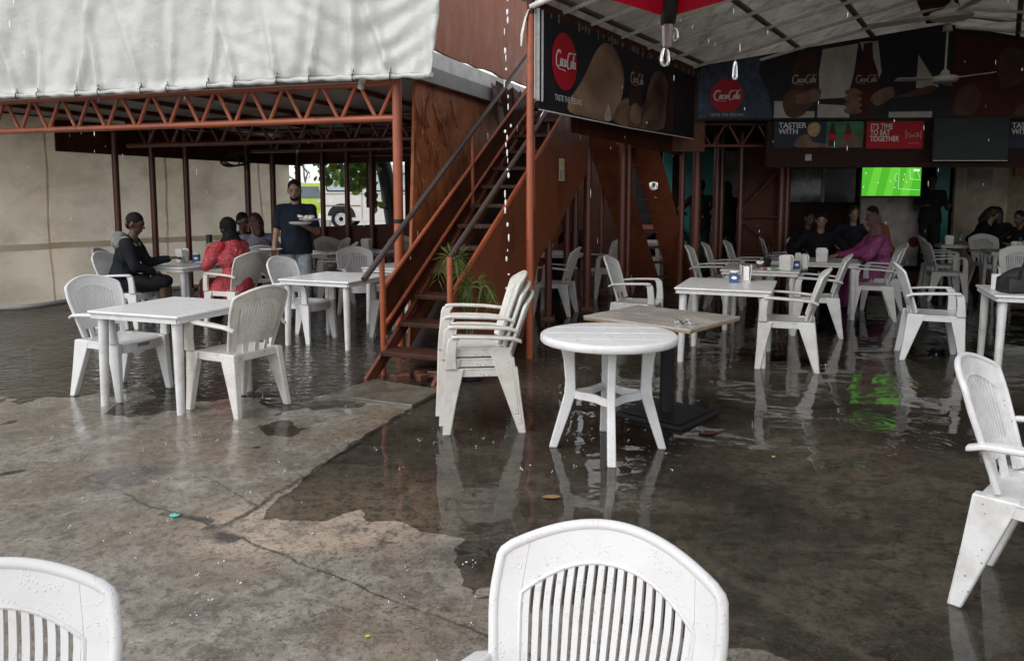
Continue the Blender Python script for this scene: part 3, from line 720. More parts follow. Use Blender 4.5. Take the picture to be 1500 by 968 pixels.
SCRIPT = [(arc(.13, .17, .10, .17, 55, 290), .022), (arc(.17, .29, .05, .045, -20, 200, 10), .016), (bez(((.16, .01), (.22, -.0), (.25, .06), (.27, .12))), .014),
          (arc(.275, .10, .038, .075, 0, 360), .017), (arc(.375, .10, .038, .075, 50, 310), .018), (arc(.465, .10, .036, .07, 0, 360), .017), (bez(((.505, .18), (.50, .08), (.50, .02), (.55, .06))), .024),
          (bez(((.545, .12), (.56, .13), (.575, .12), (.59, .13)), 4), .014),
          (arc(.665, .17, .085, .17, 60, 290), .022), (bez(((.70, .32), (.78, .38), (.85, .30), (.98, .37))), .016), (bez(((.70, .01), (.74, 0), (.77, .06), (.78, .10))), .014),
          (arc(.785, .10, .036, .075, 0, 360), .016), (bez(((.83, .10), (.90, .22), (.90, .36), (.86, .30))), .013), (bez(((.86, .30), (.83, .15), (.84, .0), (.885, .06))), .017),
          (arc(.925, .10, .036, .07, 0, 360), .016), (bez(((.965, .18), (.96, .08), (.96, .02), (1.01, .06))), .024), (bez(((.10, .0), (.2, -.10), (.35, -.02), (.5, -.07))), .013)]
def script(u0, v0, width, fn, off, mat, parent, vs=1.0, name='script_lettering'):
    m = MB()
    for si, (pts, wd) in enumerate(SCRIPT):
        q = []
        for i, p in enumerate(pts):
            a = pts[max(i - 1, 0)]; b = pts[min(i + 1, len(pts) - 1)]; dx, dy = b[0] - a[0], b[1] - a[1]; l = math.hypot(dx, dy) or 1
            ww = wd * (.55 + .6 * abs(dy) / l); nx, ny = -dy / l * ww, dx / l * ww
            for s in (1, -1):
                X, Y = p[0] + s * nx, p[1] + s * ny; X += .18 * Y
                q.append(fn(u0 + X * width, v0 + Y * width * vs, off + .0004 * si))
        m.add(q, [(2 * i, 2 * i + 1, 2 * i + 3, 2 * i + 2) for i in range(len(pts) - 1)])
    return m.build(name, mat, parent, None, fix=False)
def circ(cx, cy, rx, ry=None, n=40, a0=0, a1=360):
    ry = ry or rx; return [(cx + rx * math.cos(R(a0 + (a1 - a0) * i / n)), cy + ry * math.sin(R(a0 + (a1 - a0) * i / n))) for i in range(n)]
def smoothpoly(pts, n=5):
    out = []; N = len(pts)
    for i in range(N):
        p0, p1, p2, p3 = pts[(i - 1) % N], pts[i], pts[(i + 1) % N], pts[(i + 2) % N]
        for k in range(n):
            s = k / n
            out.append(tuple(.5 * (2 * p1[c] + (p2[c] - p0[c]) * s + (2 * p0[c] - 5 * p1[c] + 4 * p2[c] - p3[c]) * s * s + (-p0[c] + 3 * p1[c] - 3 * p2[c] + p3[c]) * s ** 3) for c in (0, 1)))
    return out
def vinyl(name, col, var=.3, scale=4): return simple('print_' + name, col, .45, var=var, scale=scale, spec=.16)
V_DARK = vinyl('dark', (.018, .018, .022)); V_RED = vinyl('red', (.36, .012, .022), .12); V_WHITE = vinyl('white', (.62, .61, .60), .1)
V_SKIN = vinyl('skin', (.22, .135, .085), .55, 2.2); V_SKIND = vinyl('dark_skin', (.085, .042, .028), .5, 3); V_DENIM = vinyl('denim', (.045, .060, .095), .5, 9)
V_GREY = vinyl('pale_grey', (.36, .345, .32), .25); V_BROWN = vinyl('brown', (.055, .026, .018), .5); V_GREEN = vinyl('green', (.05, .14, .08), .5); V_MAROON = vinyl('maroon', (.05, .012, .012), .4)
V_GOLD = vinyl('gold', (.40, .28, .14), .5, 20); V_FLES = vinyl('finger', (.17, .10, .075), .5, 6)

def shade_print(name, c1, c2, scale, dist):
    t = NT('print_' + name); c = t.coord(); n = t.noise(c, scale, 3, .5, dist)
    return t.pbr(t.mix(t.ramp(n, .35, .65), c1, c2), .45, 0, None, .16)
V_ARM = shade_print('arm', (.045, .022, .015), (.32, .21, .14), 1.15, .4)
V_FACE = shade_print('cheek', (.03, .016, .012), (.22, .14, .095), 1.9, .6)

# left banner along the hall's left side
c0 = HE(2.1, 2.8)
t = thing('drinks_banner', 'long dark drinks banner with a red disc along the left side of the hall', 'banner', tuple(c0))
LB = lambda u, v, s: HE(u, v, .05 + s) - c0
MB().prism([(.08, 2.36), (2.1, 2.345), (4.32, 2.36), (4.32, 3.20), (2.1, 3.235), (.08, 3.27)], LB, -.012, 0).build('sheet', V_DARK, t, None)
MB().flat(smoothpoly([(.62, 2.42), (.95, 2.75), (1.25, 3.08), (1.5, 3.2), (1.78, 3.12), (1.95, 2.9), (1.86, 2.6), (1.62, 2.38), (1.1, 2.37)]), LB, .003).build('printed_arm', V_ARM, t, None)
MB().flat(smoothpoly([(1.45, 2.39), (1.55, 2.55), (1.62, 2.39)]), LB, .005).build('printed_cuff', V_GREY, t, None)
MB().flat(smoothpoly([(1.7, 2.38), (1.88, 2.62), (2.2, 2.68), (2.5, 2.62), (2.85, 2.5), (3.0, 2.38), (2.4, 2.36)]), LB, .004).build('printed_hand', V_FACE, t, None)
MB().flat(smoothpoly([(2.5, 2.42), (2.62, 2.8), (2.8, 3.05), (3.1, 3.1), (3.35, 2.9), (3.3, 2.6), (3.1, 2.4)]), LB, .006).build('printed_face', V_FACE, t, None)
MB().flat([(2.08, 2.6), (2.45, 2.6), (2.42, 2.95), (2.36, 3.1), (2.2, 3.1), (2.12, 2.95)], LB, .008).build('printed_bottle', V_BROWN, t, None)
MB().flat(smoothpoly([(2.1, 2.46), (2.2, 2.62), (2.36, 2.62), (2.44, 2.46), (2.28, 2.4)]), LB, .010).build('printed_thumb', V_ARM, t, None)
MB().flat([(3.2, 2.38), (3.5, 2.38), (3.48, 3.12), (3.3, 3.12)], LB, .009).build('printed_sleeve', V_BROWN, t, None)
MB().flat(circ(.55, 2.86, .255, .275), LB, .008).build('red_disc', V_RED, t, None)
script(.355, 2.80, .40, LB, .011, V_WHITE, t, 1.15)
script(2.1, 2.86, .36, LB, .012, V_GREY, t, 1.0)
lettering('TASTE THE FEELING', .36, 2.475, .55, LB, .008, V_WHITE, t, 'slogan_lettering', .008, 1.3)
MB().tube([LB(.08, 2.355, 0), LB(2.1, 2.34, 0), LB(4.32, 2.355, 0)], .007, 6).build('bottom_wire', M_PIPE, t)
# hall side poles under this banner
HG = 'brown steel poles along the left side of the hall'
for (x, y), r, h, lb in (((.46, 9.45), .045, 2.5, 'thin brown pole just right of the stair side panel'), ((.79, 10.81), .05, 2.6, 'left pole of the close pair behind the stair side panel'), ((.91, 10.86), .05, 2.6, 'right pole of the close pair behind the stair side panel'),
        ((1.03, 10.28), .055, 2.6, 'thick brown pole between the close pair and the diagonal boards'), ((1.45, 12.25), .05, 2.5, 'far brown pole seen left of the diagonal boards'), ((1.62, 11.1), .055, 2.6, 'brown pole in front of the first diagonal board'), ((1.72, 11.15), .04, 2.6, 'slimmer brown pole touching the one before the first diagonal board'),
        ((2.78, 12.35), .05, 2.65, 'brown pole left of the turquoise doorway'), ((2.98, 12.2), .075, 2.65, 'stout brown pole at the left end of the gable banner'), ((3.52, 13.0), .06, 2.65, 'stout pole right of the dark standing figure by the turquoise panel'),
        ((3.62, 13.05), .045, 2.65, 'slim pole beside the stout one by the dark standing figures')):
    post((x, y), h, r, lb, M_BROWN, group=HG)
# second stair: two leaning stringer boards
t = thing('rear_stair', 'rear staircase seen from below, two wide leaning brown boards with dark steps between', 'staircase', (2.2, 12.8, 0))
def lean(px, py, name):
    a = Vector((px, py, 0)) - t.location; b = a + Vector((-1.08, -1.5, 2.55)); wv = Vector((.42, -.12, 0)); th = Vector((.02, .06, .01))
    MB().sweep([[a, a + wv, a + wv + th, a + th], [b, b + wv, b + wv + th, b + th]]).build(name, M_PANEL, t, None, .004); return a, b
a1, b1 = lean(2.15, 13.0, 'stringer_board'); a2, b2 = lean(2.78, 13.05, 'stringer_board')
for k in range(9):
    s = (k + .6) / 9.5; p = a1.lerp(b1, s) + Vector((.40, -.06, 0)); q = a2.lerp(b2, s)
    m = MB(); m.box((p + q) / 2 + Vector((0, .12, 0)), ((q - p).length + .1, .26, .03)); m.build('step', M_PLYD, t, None)
lb_ = (lambda u, v, s: a2.lerp(b2, .60) + Vector((.15 + u, -.05 - s, v)))
MB().flat([(0, 0), (.12, 0), (.12, .17), (0, .17)], lb_, .01).build('sticker', V_GREY, t, None)
MB().flat([(.03, .03), (.06, .03), (.06, .14), (.03, .14)], lb_, .013).build('sticker_mark', V_DARK, t, None)
MB().flat([(.075, .05), (.1, .05), (.1, .12), (.075, .12)], lb_, .013).build('sticker_mark', V_DARK, t, None)
# plywood in the far left part of the hall
wallboard('hall_side_wall', [(-1.5, -.05), (1.9, -.05), (1.9, 2.4), (-1.5, 2.4)], -.03, 0, M_PLYD, 'dark plywood partition deep behind the hall poles', 'wall', line((-.6, 14.9), (.98, .2)))

wallboard('underbanner_board', [(1.2, 2.26), (4.7, 2.16), (4.7, 2.75), (1.2, 2.75)], -.03, 0, M_PLYD, 'dark brown board behind and below the long drinks banner', 'board', line((.0, 7.45), HD))
x = MB().box((0, 0, 0), (.5, .04, 1.5)).build('corner_filler', M_PLYD, None, None); x.location = (2.55, 11.06, 2.95); tag(x, 'dark filler board added to block the sky gap where the two banners meet', 'board')  # added filler, only there to stop sky light leaking between the banners
# gable banner across the hall
YB = 10.9
t = thing('gable_banner', 'wide dark gable banner of hands holding bottles across the hall', 'banner', (5.3, YB, 3.1))
GB = lambda u, v, s: Vector((u - 5.3, -s, v - 3.1))
def ztop(u):
    o = (u - .17) * .839 - 3.77 * .545; return 3.385 + .20 * (o if o <= 2.95 else 5.9 - o)
def clip(poly): return [(u, min(v, ztop(u) - .01)) for u, v in poly]
MB().prism([(2.63, 2.635), (8.4, 2.66), (8.4, ztop(8.4)), (6.14, ztop(6.14)), (2.63, ztop(2.63))], GB, -.015, 0).build('sheet', V_DARK, t, None)
MB().flat(clip([(2.66, 2.66), (3.72, 2.665), (3.66, 3.0), (3.5, 3.3), (3.55, 3.56), (2.66, 3.44)]), GB, .002).build('printed_denim', V_DENIM, t, None)
MB().flat([(3.74, 2.665), (4.32, 2.67), (4.32, 2.76), (4.1, 2.76), (3.9, 2.9), (3.74, 2.9)], GB, .003).build('printed_shirt', V_GREY, t, None)
MB().flat(clip([(4.38, 2.93), (4.36, 3.3), (4.4, 3.62), (4.9, 3.70), (4.86, 3.3), (4.78, 2.95)]), GB, .003).build('printed_shirt', V_GREY, t, None)
MB().flat([(4.36, 2.67), (4.36, 2.86), (4.8, 2.84), (4.82, 2.67)], GB, .0035).build('printed_shirt', V_GREY, t, None)
MB().flat(clip([(5.1, 2.98), (5.02, 3.45), (4.92, 3.72), (5.18, 3.74), (5.25, 3.3)]), GB, .0035).build('printed_shirt', V_GREY, t, None)
MB().flat(clip([(5.75, 3.08), (5.76, 3.55), (5.9, 3.35), (6.08, 3.1)]), GB, .003).build('printed_collar', V_GREY, t, None)
MB().flat([(5.38, 2.67), (5.38, 2.75), (6.0, 2.76), (6.0, 2.675)], GB, .003).build('printed_shirt', V_GREY, t, None)
MB().flat(smoothpoly([(3.9, 2.73), (3.86, 2.9), (3.95, 3.05), (4.25, 3.1), (4.4, 3.05), (4.36, 2.92), (4.25, 2.82), (4.15, 2.70), (4.0, 2.67)]), GB, .005).build('printed_hand', V_SKIND, t, None)
MB().flat(clip([(3.95, 3.06), (3.98, 3.28), (4.06, 3.58), (4.3, 3.6), (4.34, 3.28), (4.36, 3.06)]), GB, .006).build('printed_glass', V_BROWN, t, None)
for k in range(2): MB().flat(smoothpoly([(4.05, 2.98 - .07 * k), (4.3, 3.07 - .07 * k), (4.4, 3.03 - .07 * k), (4.3, 2.96 - .07 * k), (4.1, 2.93 - .07 * k)]), GB, .008 + .001 * k).build('printed_finger', V_FLES, t, None)
MB().flat(clip([(4.86, 2.68), (4.84, 3.05), (4.88, 3.3), (4.96, 3.5), (4.98, 3.7), (5.1, 3.72), (5.12, 3.5), (5.2, 3.3), (5.22, 3.05), (5.14, 2.68)]), GB, .006).build('printed_bottle', V_MAROON, t, None)
for k in range(4): MB().flat(smoothpoly([(4.74, 3.04 - .085 * k), (4.86, 3.08 - .085 * k), (4.98, 3.03 - .085 * k), (4.95, 2.98 - .085 * k), (4.78, 2.98 - .085 * k)]), GB, .009 + .001 * k).build('printed_finger', V_FLES, t, None)
MB().flat(smoothpoly([(5.1, 2.92), (5.2, 3.04), (5.4, 3.1), (5.44, 2.98), (5.3, 2.88), (5.2, 2.84)]), GB, .014).build('printed_thumb', V_FLES, t, None)
MB().flat(clip(smoothpoly([(5.45, 2.95), (5.6, 3.0), (5.95, 3.12), (6.05, 3.06), (5.8, 2.98)])), GB, .005).build('printed_finger', V_SKIND, t, None)
MB().flat(clip([(6.25, 2.68), (6.28, 3.85), (8.36, 3.6), (8.36, 2.68)]), GB, .002).build('printed_maroon', V_MAROON, t, None)
MB().flat(smoothpoly([(6.3, 2.75), (6.36, 3.05), (6.55, 3.15), (6.68, 2.98), (6.62, 2.78), (6.5, 2.7)]), GB, .004).build('printed_hand', V_SKIND, t, None)
MB().flat(smoothpoly([(6.95, 3.1), (6.9, 3.5), (7.05, 3.65), (7.3, 3.55), (7.35, 3.3), (7.15, 3.12)]), GB, .004).build('printed_face', V_SKIND, t, None)
MB().flat(smoothpoly([(7.2, 2.7), (7.4, 2.95), (7.9, 3.05), (8.2, 2.9), (8.0, 2.7)]), GB, .004).build('printed_hand', V_SKIND, t, None)
MB().flat(circ(3.06, 2.98, .235), GB, .005).build('red_disc', V_RED, t, None)
script(2.86, 2.92, .38, GB, .007, V_WHITE, t)
lettering('TASTE THE FEELING', 2.82, 2.69, .48, GB, .005, V_GREY, t, 'slogan_lettering', .01, 1.1)
script(3.97, 3.15, .34, GB, .009, V_GREY, t); script(4.87, 3.16, .30, GB, .018, V_GREY, t)
MB().tube([GB(2.6, 2.63, 0), GB(8.4, 2.655, 0)], .01, 6).build('bottom_rail', M_BLACK, t)
# beam below with signs
o = MB().box((0, 0, 0), (5.2, .10, .66)).build('cross_beam', simple('blackened_beam', (.03, .014, .011), .7, spec=.15), None, None); o.location = (6.28, 11.02, 2.30); tag(o, 'dark brown cross beam under the gable banner', 'beam')
def sign(name, label, u0, u1, v0, v1, mat, yy=YB + .045, grp=None):
    t = thing(name, label, 'sign', ((u0 + u1) / 2, yy, (v0 + v1) / 2), 0, grp)
    f = lambda u, v, s: Vector((u - t.location.x, -s, v - t.location.z))
    MB().prism([(u0, v0), (u1, v0), (u1, v1), (u0, v1)], f, -.012, 0).build('panel', mat, t, None); return t, f
V_NAVY = vinyl('navy', (.02, .028, .045), .4)
def tastier(u0, u1, label):
    t, f = sign('picture_sign', label, u0, u1, 2.245, 2.625, V_NAVY, grp='picture signs on the cross beam')
    lettering('TASTIER\nWITH', u0 + .06, 2.53, .40, f, .003, V_WHITE, t, 'slogan_lettering', .018)
    if u1 - u0 > 1:
        MB().flat([(u0 + .75, 2.25), (u1 - .01, 2.25), (u1 - .01, 2.62), (u0 + .75, 2.62)], f, .002).build('printed_green', V_GREEN, t, None)
        MB().flat(smoothpoly([(u0 + .32, 2.26), (u0 + .36, 2.4), (u0 + .5, 2.44), (u0 + .56, 2.33), (u0 + .78, 2.3), (u0 + .8, 2.26)]), f, .004).build('printed_hand', V_FLES, t, None)
        MB().flat(smoothpoly([(u0 + .48, 2.47), (u0 + .5, 2.58), (u0 + .62, 2.6), (u0 + .66, 2.5), (u0 + .58, 2.4)]), f, .006).build('printed_food', V_GOLD, t, None)
        for k, dx in enumerate((.84, 1.06)):
            MB().flat([(u0 + dx - .055, 2.27), (u0 + dx + .055, 2.27), (u0 + dx + .05, 2.45), (u0 + dx + .02, 2.60), (u0 + dx - .02, 2.60), (u0 + dx - .05, 2.45)], f, .005 + .001 * k).build('printed_bottle', V_BROWN, t, None)
            MB().flat([(u0 + dx - .06, 2.36), (u0 + dx + .06, 2.36), (u0 + dx + .06, 2.44), (u0 + dx - .06, 2.44)], f, .008 + .001 * k).build('printed_label', V_RED, t, None)
        MB().flat(smoothpoly([(u0 + .95, 2.26), (u0 + 1.0, 2.36), (u0 + 1.16, 2.42), (u0 + 1.26, 2.34), (u0 + 1.24, 2.26)]), f, .011).build('printed_hand', V_FLES, t, None)
tastier(3.77, 5.06, 'picture sign with food and bottles left of the red sign')
tastier(7.12, 7.75, 'navy picture sign right of the switched-off screen')
t, f = sign('red_sign', 'red sign with white capitals between the picture sign and the dark screen', 5.10, 5.92, 2.235, 2.625, V_RED)
lettering("IT'S TIME\nTO EAT\nTOGETHER", 5.15, 2.515, .42, f, .003, V_WHITE, t, 'slogan_lettering', .016, 1.3)
script(5.68, 2.40, .17, f, .003, V_GREY, t)
MB().flat([(5.66, 2.37), (5.67, 2.37), (5.67, 2.5), (5.66, 2.5)], f, .003).build('printed_fork', V_GREY, t, None); MB().flat([(5.875, 2.37), (5.885, 2.37), (5.885, 2.5), (5.875, 2.5)], f, .003).build('printed_knife', V_GREY, t, None)
MB().flat([(5.70, 2.31), (5.86, 2.31), (5.86, 2.315), (5.70, 2.315)], f, .003).build('printed_line', V_GREY, t, None)
t = thing('screen', 'large switched-off dark screen on the cross beam right of the red sign', 'screen', (6.52, YB - .08, 2.36))
MB().box((0, 0, 0), (1.08, .05, .62)).build('casing', M_BLACK, t, None, .008)
MB().box((0, -.028, .005), (1.04, .004, .57)).build('panel', simple('dark_glass', (.014, .018, .020), .4, spec=.2), t, None)
MB().box((0, -.03, -.302), (1.06, .006, .008)).build('trim', M_PIPE, t, None)
x = MB().box((0, 0, 0), (.09, .01, .09)).build('wall_tag', V_GREY, None, None); x.location = (4.28, 10.96, 2.11); tag(x, 'small white tag on the cross beam below the picture sign', 'tag')

# football screen
YT = 12.6; t = thing('television', 'bright television showing a green football pitch', 'television', (6.32, YT, 1.80))
MB().box((0, .03, 0), (1.03, .05, .53)).build('casing', M_BLACK, t, None, .006)
gs = [emit('pitch_green_a', (.055, .33, .022), .85), emit('pitch_green_b', (.10, .42, .035), .85), emit('pitch_white', (.55, .8, .5), .85), emit('player_red', (.5, .08, .05), 1.0)]
m = MB(); hw, hh = .49, .235; ns = 7
for k in range(ns):
    m.cur = k % 2; u0, u1 = -hw + 2 * hw * k / ns, -hw + 2 * hw * (k + 1) / ns; sk = .05
    def cl(x): return max(-hw, min(hw, x))
    m.add([(cl(u0 - sk) if k else -hw, 0, -hh), (cl(u1 - sk) if k < ns - 1 else hw, 0, -hh), (cl(u1 + sk) if k < ns - 1 else hw, 0, hh), (cl(u0 + sk) if k else -hw, 0, hh)], [(0, 1, 2, 3)])
m.cur = 2
def seg2(a, b, w=.005):
    a = Vector((a[0], -.002, a[1])); b = Vector((b[0], -.002, b[1])); d = (b - a).normalized(); n = Vector((-d.z, 0, d.x)) * w / 2
    m.add([a + n, b + n, b - n, a - n], [(0, 1, 2, 3)])
seg2((.12, .22), (.12, -.12)); seg2((.121, -.12), (.48, -.14)); seg2((.30, .2), (.31, .04)); seg2((.31, .04), (.48, .03)); seg2((.42, .2), (.47, .06))
q = arc(.12, .07, .07, .07, 110, 250, 8)
for i in range(8): seg2(q[i], q[i + 1], .004)
for px, pz in ((-.43, .13), (-.46, -.1), (-.22, -.03), (-.02, .0), (.06, -.11), (.21, .11), (.25, -.02), (.2, .02)): m.add([(px - .006, -.003, pz), (px + .006, -.003, pz), (px + .006, -.003, pz + .022), (px - .006, -.003, pz + .022)], [(0, 1, 2, 3)])
m.cur = 3
for px, pz in ((.23, .07), (.24, .035), (-.44, .1)): m.add([(px - .006, -.0035, pz), (px + .006, -.0035, pz), (px + .006, -.0035, pz + .022), (px - .006, -.0035, pz + .022)], [(0, 1, 2, 3)])
m.cur = 2; m.add([(.36, -.003, .17), (.46, -.003, .17), (.46, -.003, .205), (.36, -.003, .205)], [(0, 1, 2, 3)])
m.build('screen', gs, t, None, fix=False)
MB().tube([(0, .05, .2), (0, .1, 1.2)], .03, 8).build('bracket', M_BLACK, t)

# ceiling fans
def fan(loc, rz, label, drop):
    t = thing('ceiling_fan', label, 'fan', loc, rz, 'white ceiling fans')
    mt = simple('fan_white', (.55, .53, .49), .35, var=.15)
    MB().tube([(0, 0, .06), (0, 0, drop)], .014, 8).build('rod', mt, t)
    MB().lathe([(.03, -.045), (.14, -.04), (.165, -.015), (.16, .03), (.06, .06), (.05, .10), (.02, .13)]).build('motor', mt, t)
    MB().lathe([(.06, drop - .1), (.05, drop - .02), (.02, drop)]).build('canopy', mt, t)
    for k in range(3):
        a = R(120 * k); c, s = math.cos(a), math.sin(a); m = MB()
        q = [(r_ * c - w_ * s, r_ * s + w_ * c, z_ + .012 * (1 if w_ > 0 else -1)) for r_, w_, z_ in ((.15, .03, .0), (.32, .055, .0), (.62, .065, -.005), (.64, .05, -.005), (.64, -.05, -.005), (.62, -.065, -.005), (.32, -.055, .0), (.15, -.03, .0))]
        m.add(q, [tuple(range(8))]); o = m.build('blade', mt, t, None); o.modifiers.new('s', 'SOLIDIFY').thickness = .006
    return t
_f = fan((4.72, 8.3, 3.48), R(20), 'white ceiling fan nearest, by the ridge at the top of the hall', .40); _f.scale = (1.3, 1.3, 1.0)
fan((5.76, 10.2, 3.10), R(58), 'smaller far ceiling fan hanging before the gable banner', .72)

# back part of the hall
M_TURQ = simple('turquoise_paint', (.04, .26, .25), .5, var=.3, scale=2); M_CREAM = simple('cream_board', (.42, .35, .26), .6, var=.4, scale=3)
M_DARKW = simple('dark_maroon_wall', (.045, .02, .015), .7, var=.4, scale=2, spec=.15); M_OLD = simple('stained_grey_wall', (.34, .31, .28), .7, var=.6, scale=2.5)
def bx(name, label, cat, c, d, mat, bev=.005, rz=0): 
    o = MB().box((0, 0, 0), d).build(name, mat, None, None, bev); o.location = c; o.rotation_euler = (0, 0, rz); return tag(o, label, cat)
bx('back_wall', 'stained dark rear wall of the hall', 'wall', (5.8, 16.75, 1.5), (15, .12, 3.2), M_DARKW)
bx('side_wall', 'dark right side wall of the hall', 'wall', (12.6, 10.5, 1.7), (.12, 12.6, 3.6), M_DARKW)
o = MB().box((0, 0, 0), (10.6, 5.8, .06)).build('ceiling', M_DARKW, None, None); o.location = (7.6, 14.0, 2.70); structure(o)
bx('painted_board', 'turquoise board behind the leftmost hall poles', 'panel', (3.0, 14.6, 1.5), (.18, .05, 1.9), M_TURQ)
bx('turquoise_door', 'turquoise door leaf between the stout pole and the dark standing figures', 'door', (3.72, 15.2, 1.45), (.6, .05, 2.1), M_TURQ)
bx('glass_cabinet', 'dark shelf unit with a turquoise edge seen left of the poles', 'cabinet', (2.75, 15.4, 1.55), (.55, .3, 1.1), M_BLACK)
bx('red_counter', 'low counter with a dull red top behind the left poles', 'counter', (2.95, 15.0, .95), (.9, .4, .08), simple('dull_red', (.22, .05, .045), .5))
bx('pale_wall', 'stained pale wall patch behind the dark standing figures', 'wall', (4.75, 16.6, 1.55), (1.3, .06, 2.0), M_OLD)
kt = thing('kitchen_window', 'glazed kitchen hatch left of the football screen', 'window', (6.0, 15.6, 1.8))
MB().box((0, .05, 0), (2.2, .05, .9)).build('backing', simple('hatch_dark', (.06, .075, .075), .3), kt, None)
MB().box((0, 0, .40), (2.2, .06, .14)).build('frame', M_TURQ, kt, None); MB().box((0, 0, -.42), (2.2, .08, .06)).build('sill', M_PIPE, kt, None)
for xx in (-1.08, -.35, -.3, .42): MB().box((xx, -.01, 0), (.04, .05, .8)).build('mullion', M_PIPE, kt, None)
for xx, dd in ((-.72, .66), (.06, .66)): MB().box((xx, .012, -.02), (dd, .006, .66)).build('pane', simple('hatch_glass', (.34, .38, .38), .15, var=.7, scale=4), kt, None)
bx('serving_counter', 'dark red serving counter below the kitchen hatch', 'counter', (6.1, 15.2, .72), (2.6, .3, 1.44), M_DARKW)
bx('stained_pillar', 'broad stained grey board with a round red mark below the football screen', 'board', (7.05, 13.9, .95), (1.25, .06, 1.35), M_OLD)
bx('red_mark', 'round dull red emblem on the stained board', 'emblem', (7.55, 13.85, .75), (.001, .001, .001), V_RED) if False else None
o = MB().prism(circ(0, 0, .10), lambda u, v, s: Vector((u, -s, v)), 0, .006).build('emblem', vinyl('dull_red', (.14, .02, .02)), None, None); o.location = (7.42, 13.865, .72); tag(o, 'round dull red emblem on the stained board', 'emblem')
bx('turquoise_pillar', 'turquoise pillar behind the dark standing waiter', 'pillar', (8.35, 14.7, 1.35), (.28, .1, 2.7), M_TURQ)
bx('pale_pillar', 'narrow pale pillar right of the football screen', 'pillar', (7.72, 14.8, 1.9), (.14, .1, 1.4), M_OLD)
bx('cream_partition', 'cream partition with a pale paper notice at the right rear', 'partition', (9.3, 15.0, 1.25), (1.05, .08, 2.5), M_CREAM)
bx('paper_notice', 'pale paper notice on the cream partition', 'notice', (9.25, 14.95, 1.9), (.5, .012, .42), M_OLD)
bx('tan_partition', 'tan partition at the far right rear with a wooden shutter', 'partition', (10.9, 15.3, 1.25), (2.0, .08, 2.5), simple('tan_board', (.30, .235, .16), .6, var=.3))
bx('wood_shutter', 'orange wooden shutter high on the tan partition', 'shutter', (10.75, 15.22, 2.1), (1.3, .05, .28), simple('orange_wood', (.34, .17, .06), .5))
# braced frame in mid hall
t = thing('braced_frame', 'dark red braced steel frame with cross bars in mid hall', 'frame', (4.3, 13.0, 0))
for xx, rr in ((-.36, .05), (.34, .065), (.44, .05)): MB().tube([(xx, 0, -.05), (xx, 0, 2.66)], rr, 10).build('upright', M_BROWN, t)
for a, b in (((-.36, 1.2), (.34, 1.2)), ((-.36, .55), (.34, .55)), ((-.36, 1.15), (.34, .6)), ((-.36, 1.3), (.34, 2.05))): MB().tube([(a[0], -.02, a[1]), (b[0], -.02, b[1])], .022, 8).build('brace', M_BROWN, t)
MB().box((.05, .1, 1.25), (.75, .02, 2.5)).build('back_board', M_PLYD, t, None)
truss('roof_truss', line((2.75, 11.3), (1, 0)), 2.3, 2.62, 1.6, M_BROWN, 'short dark red truss under the left end of the gable banner', .44, .028, group='lattice trusses under the upper floor')

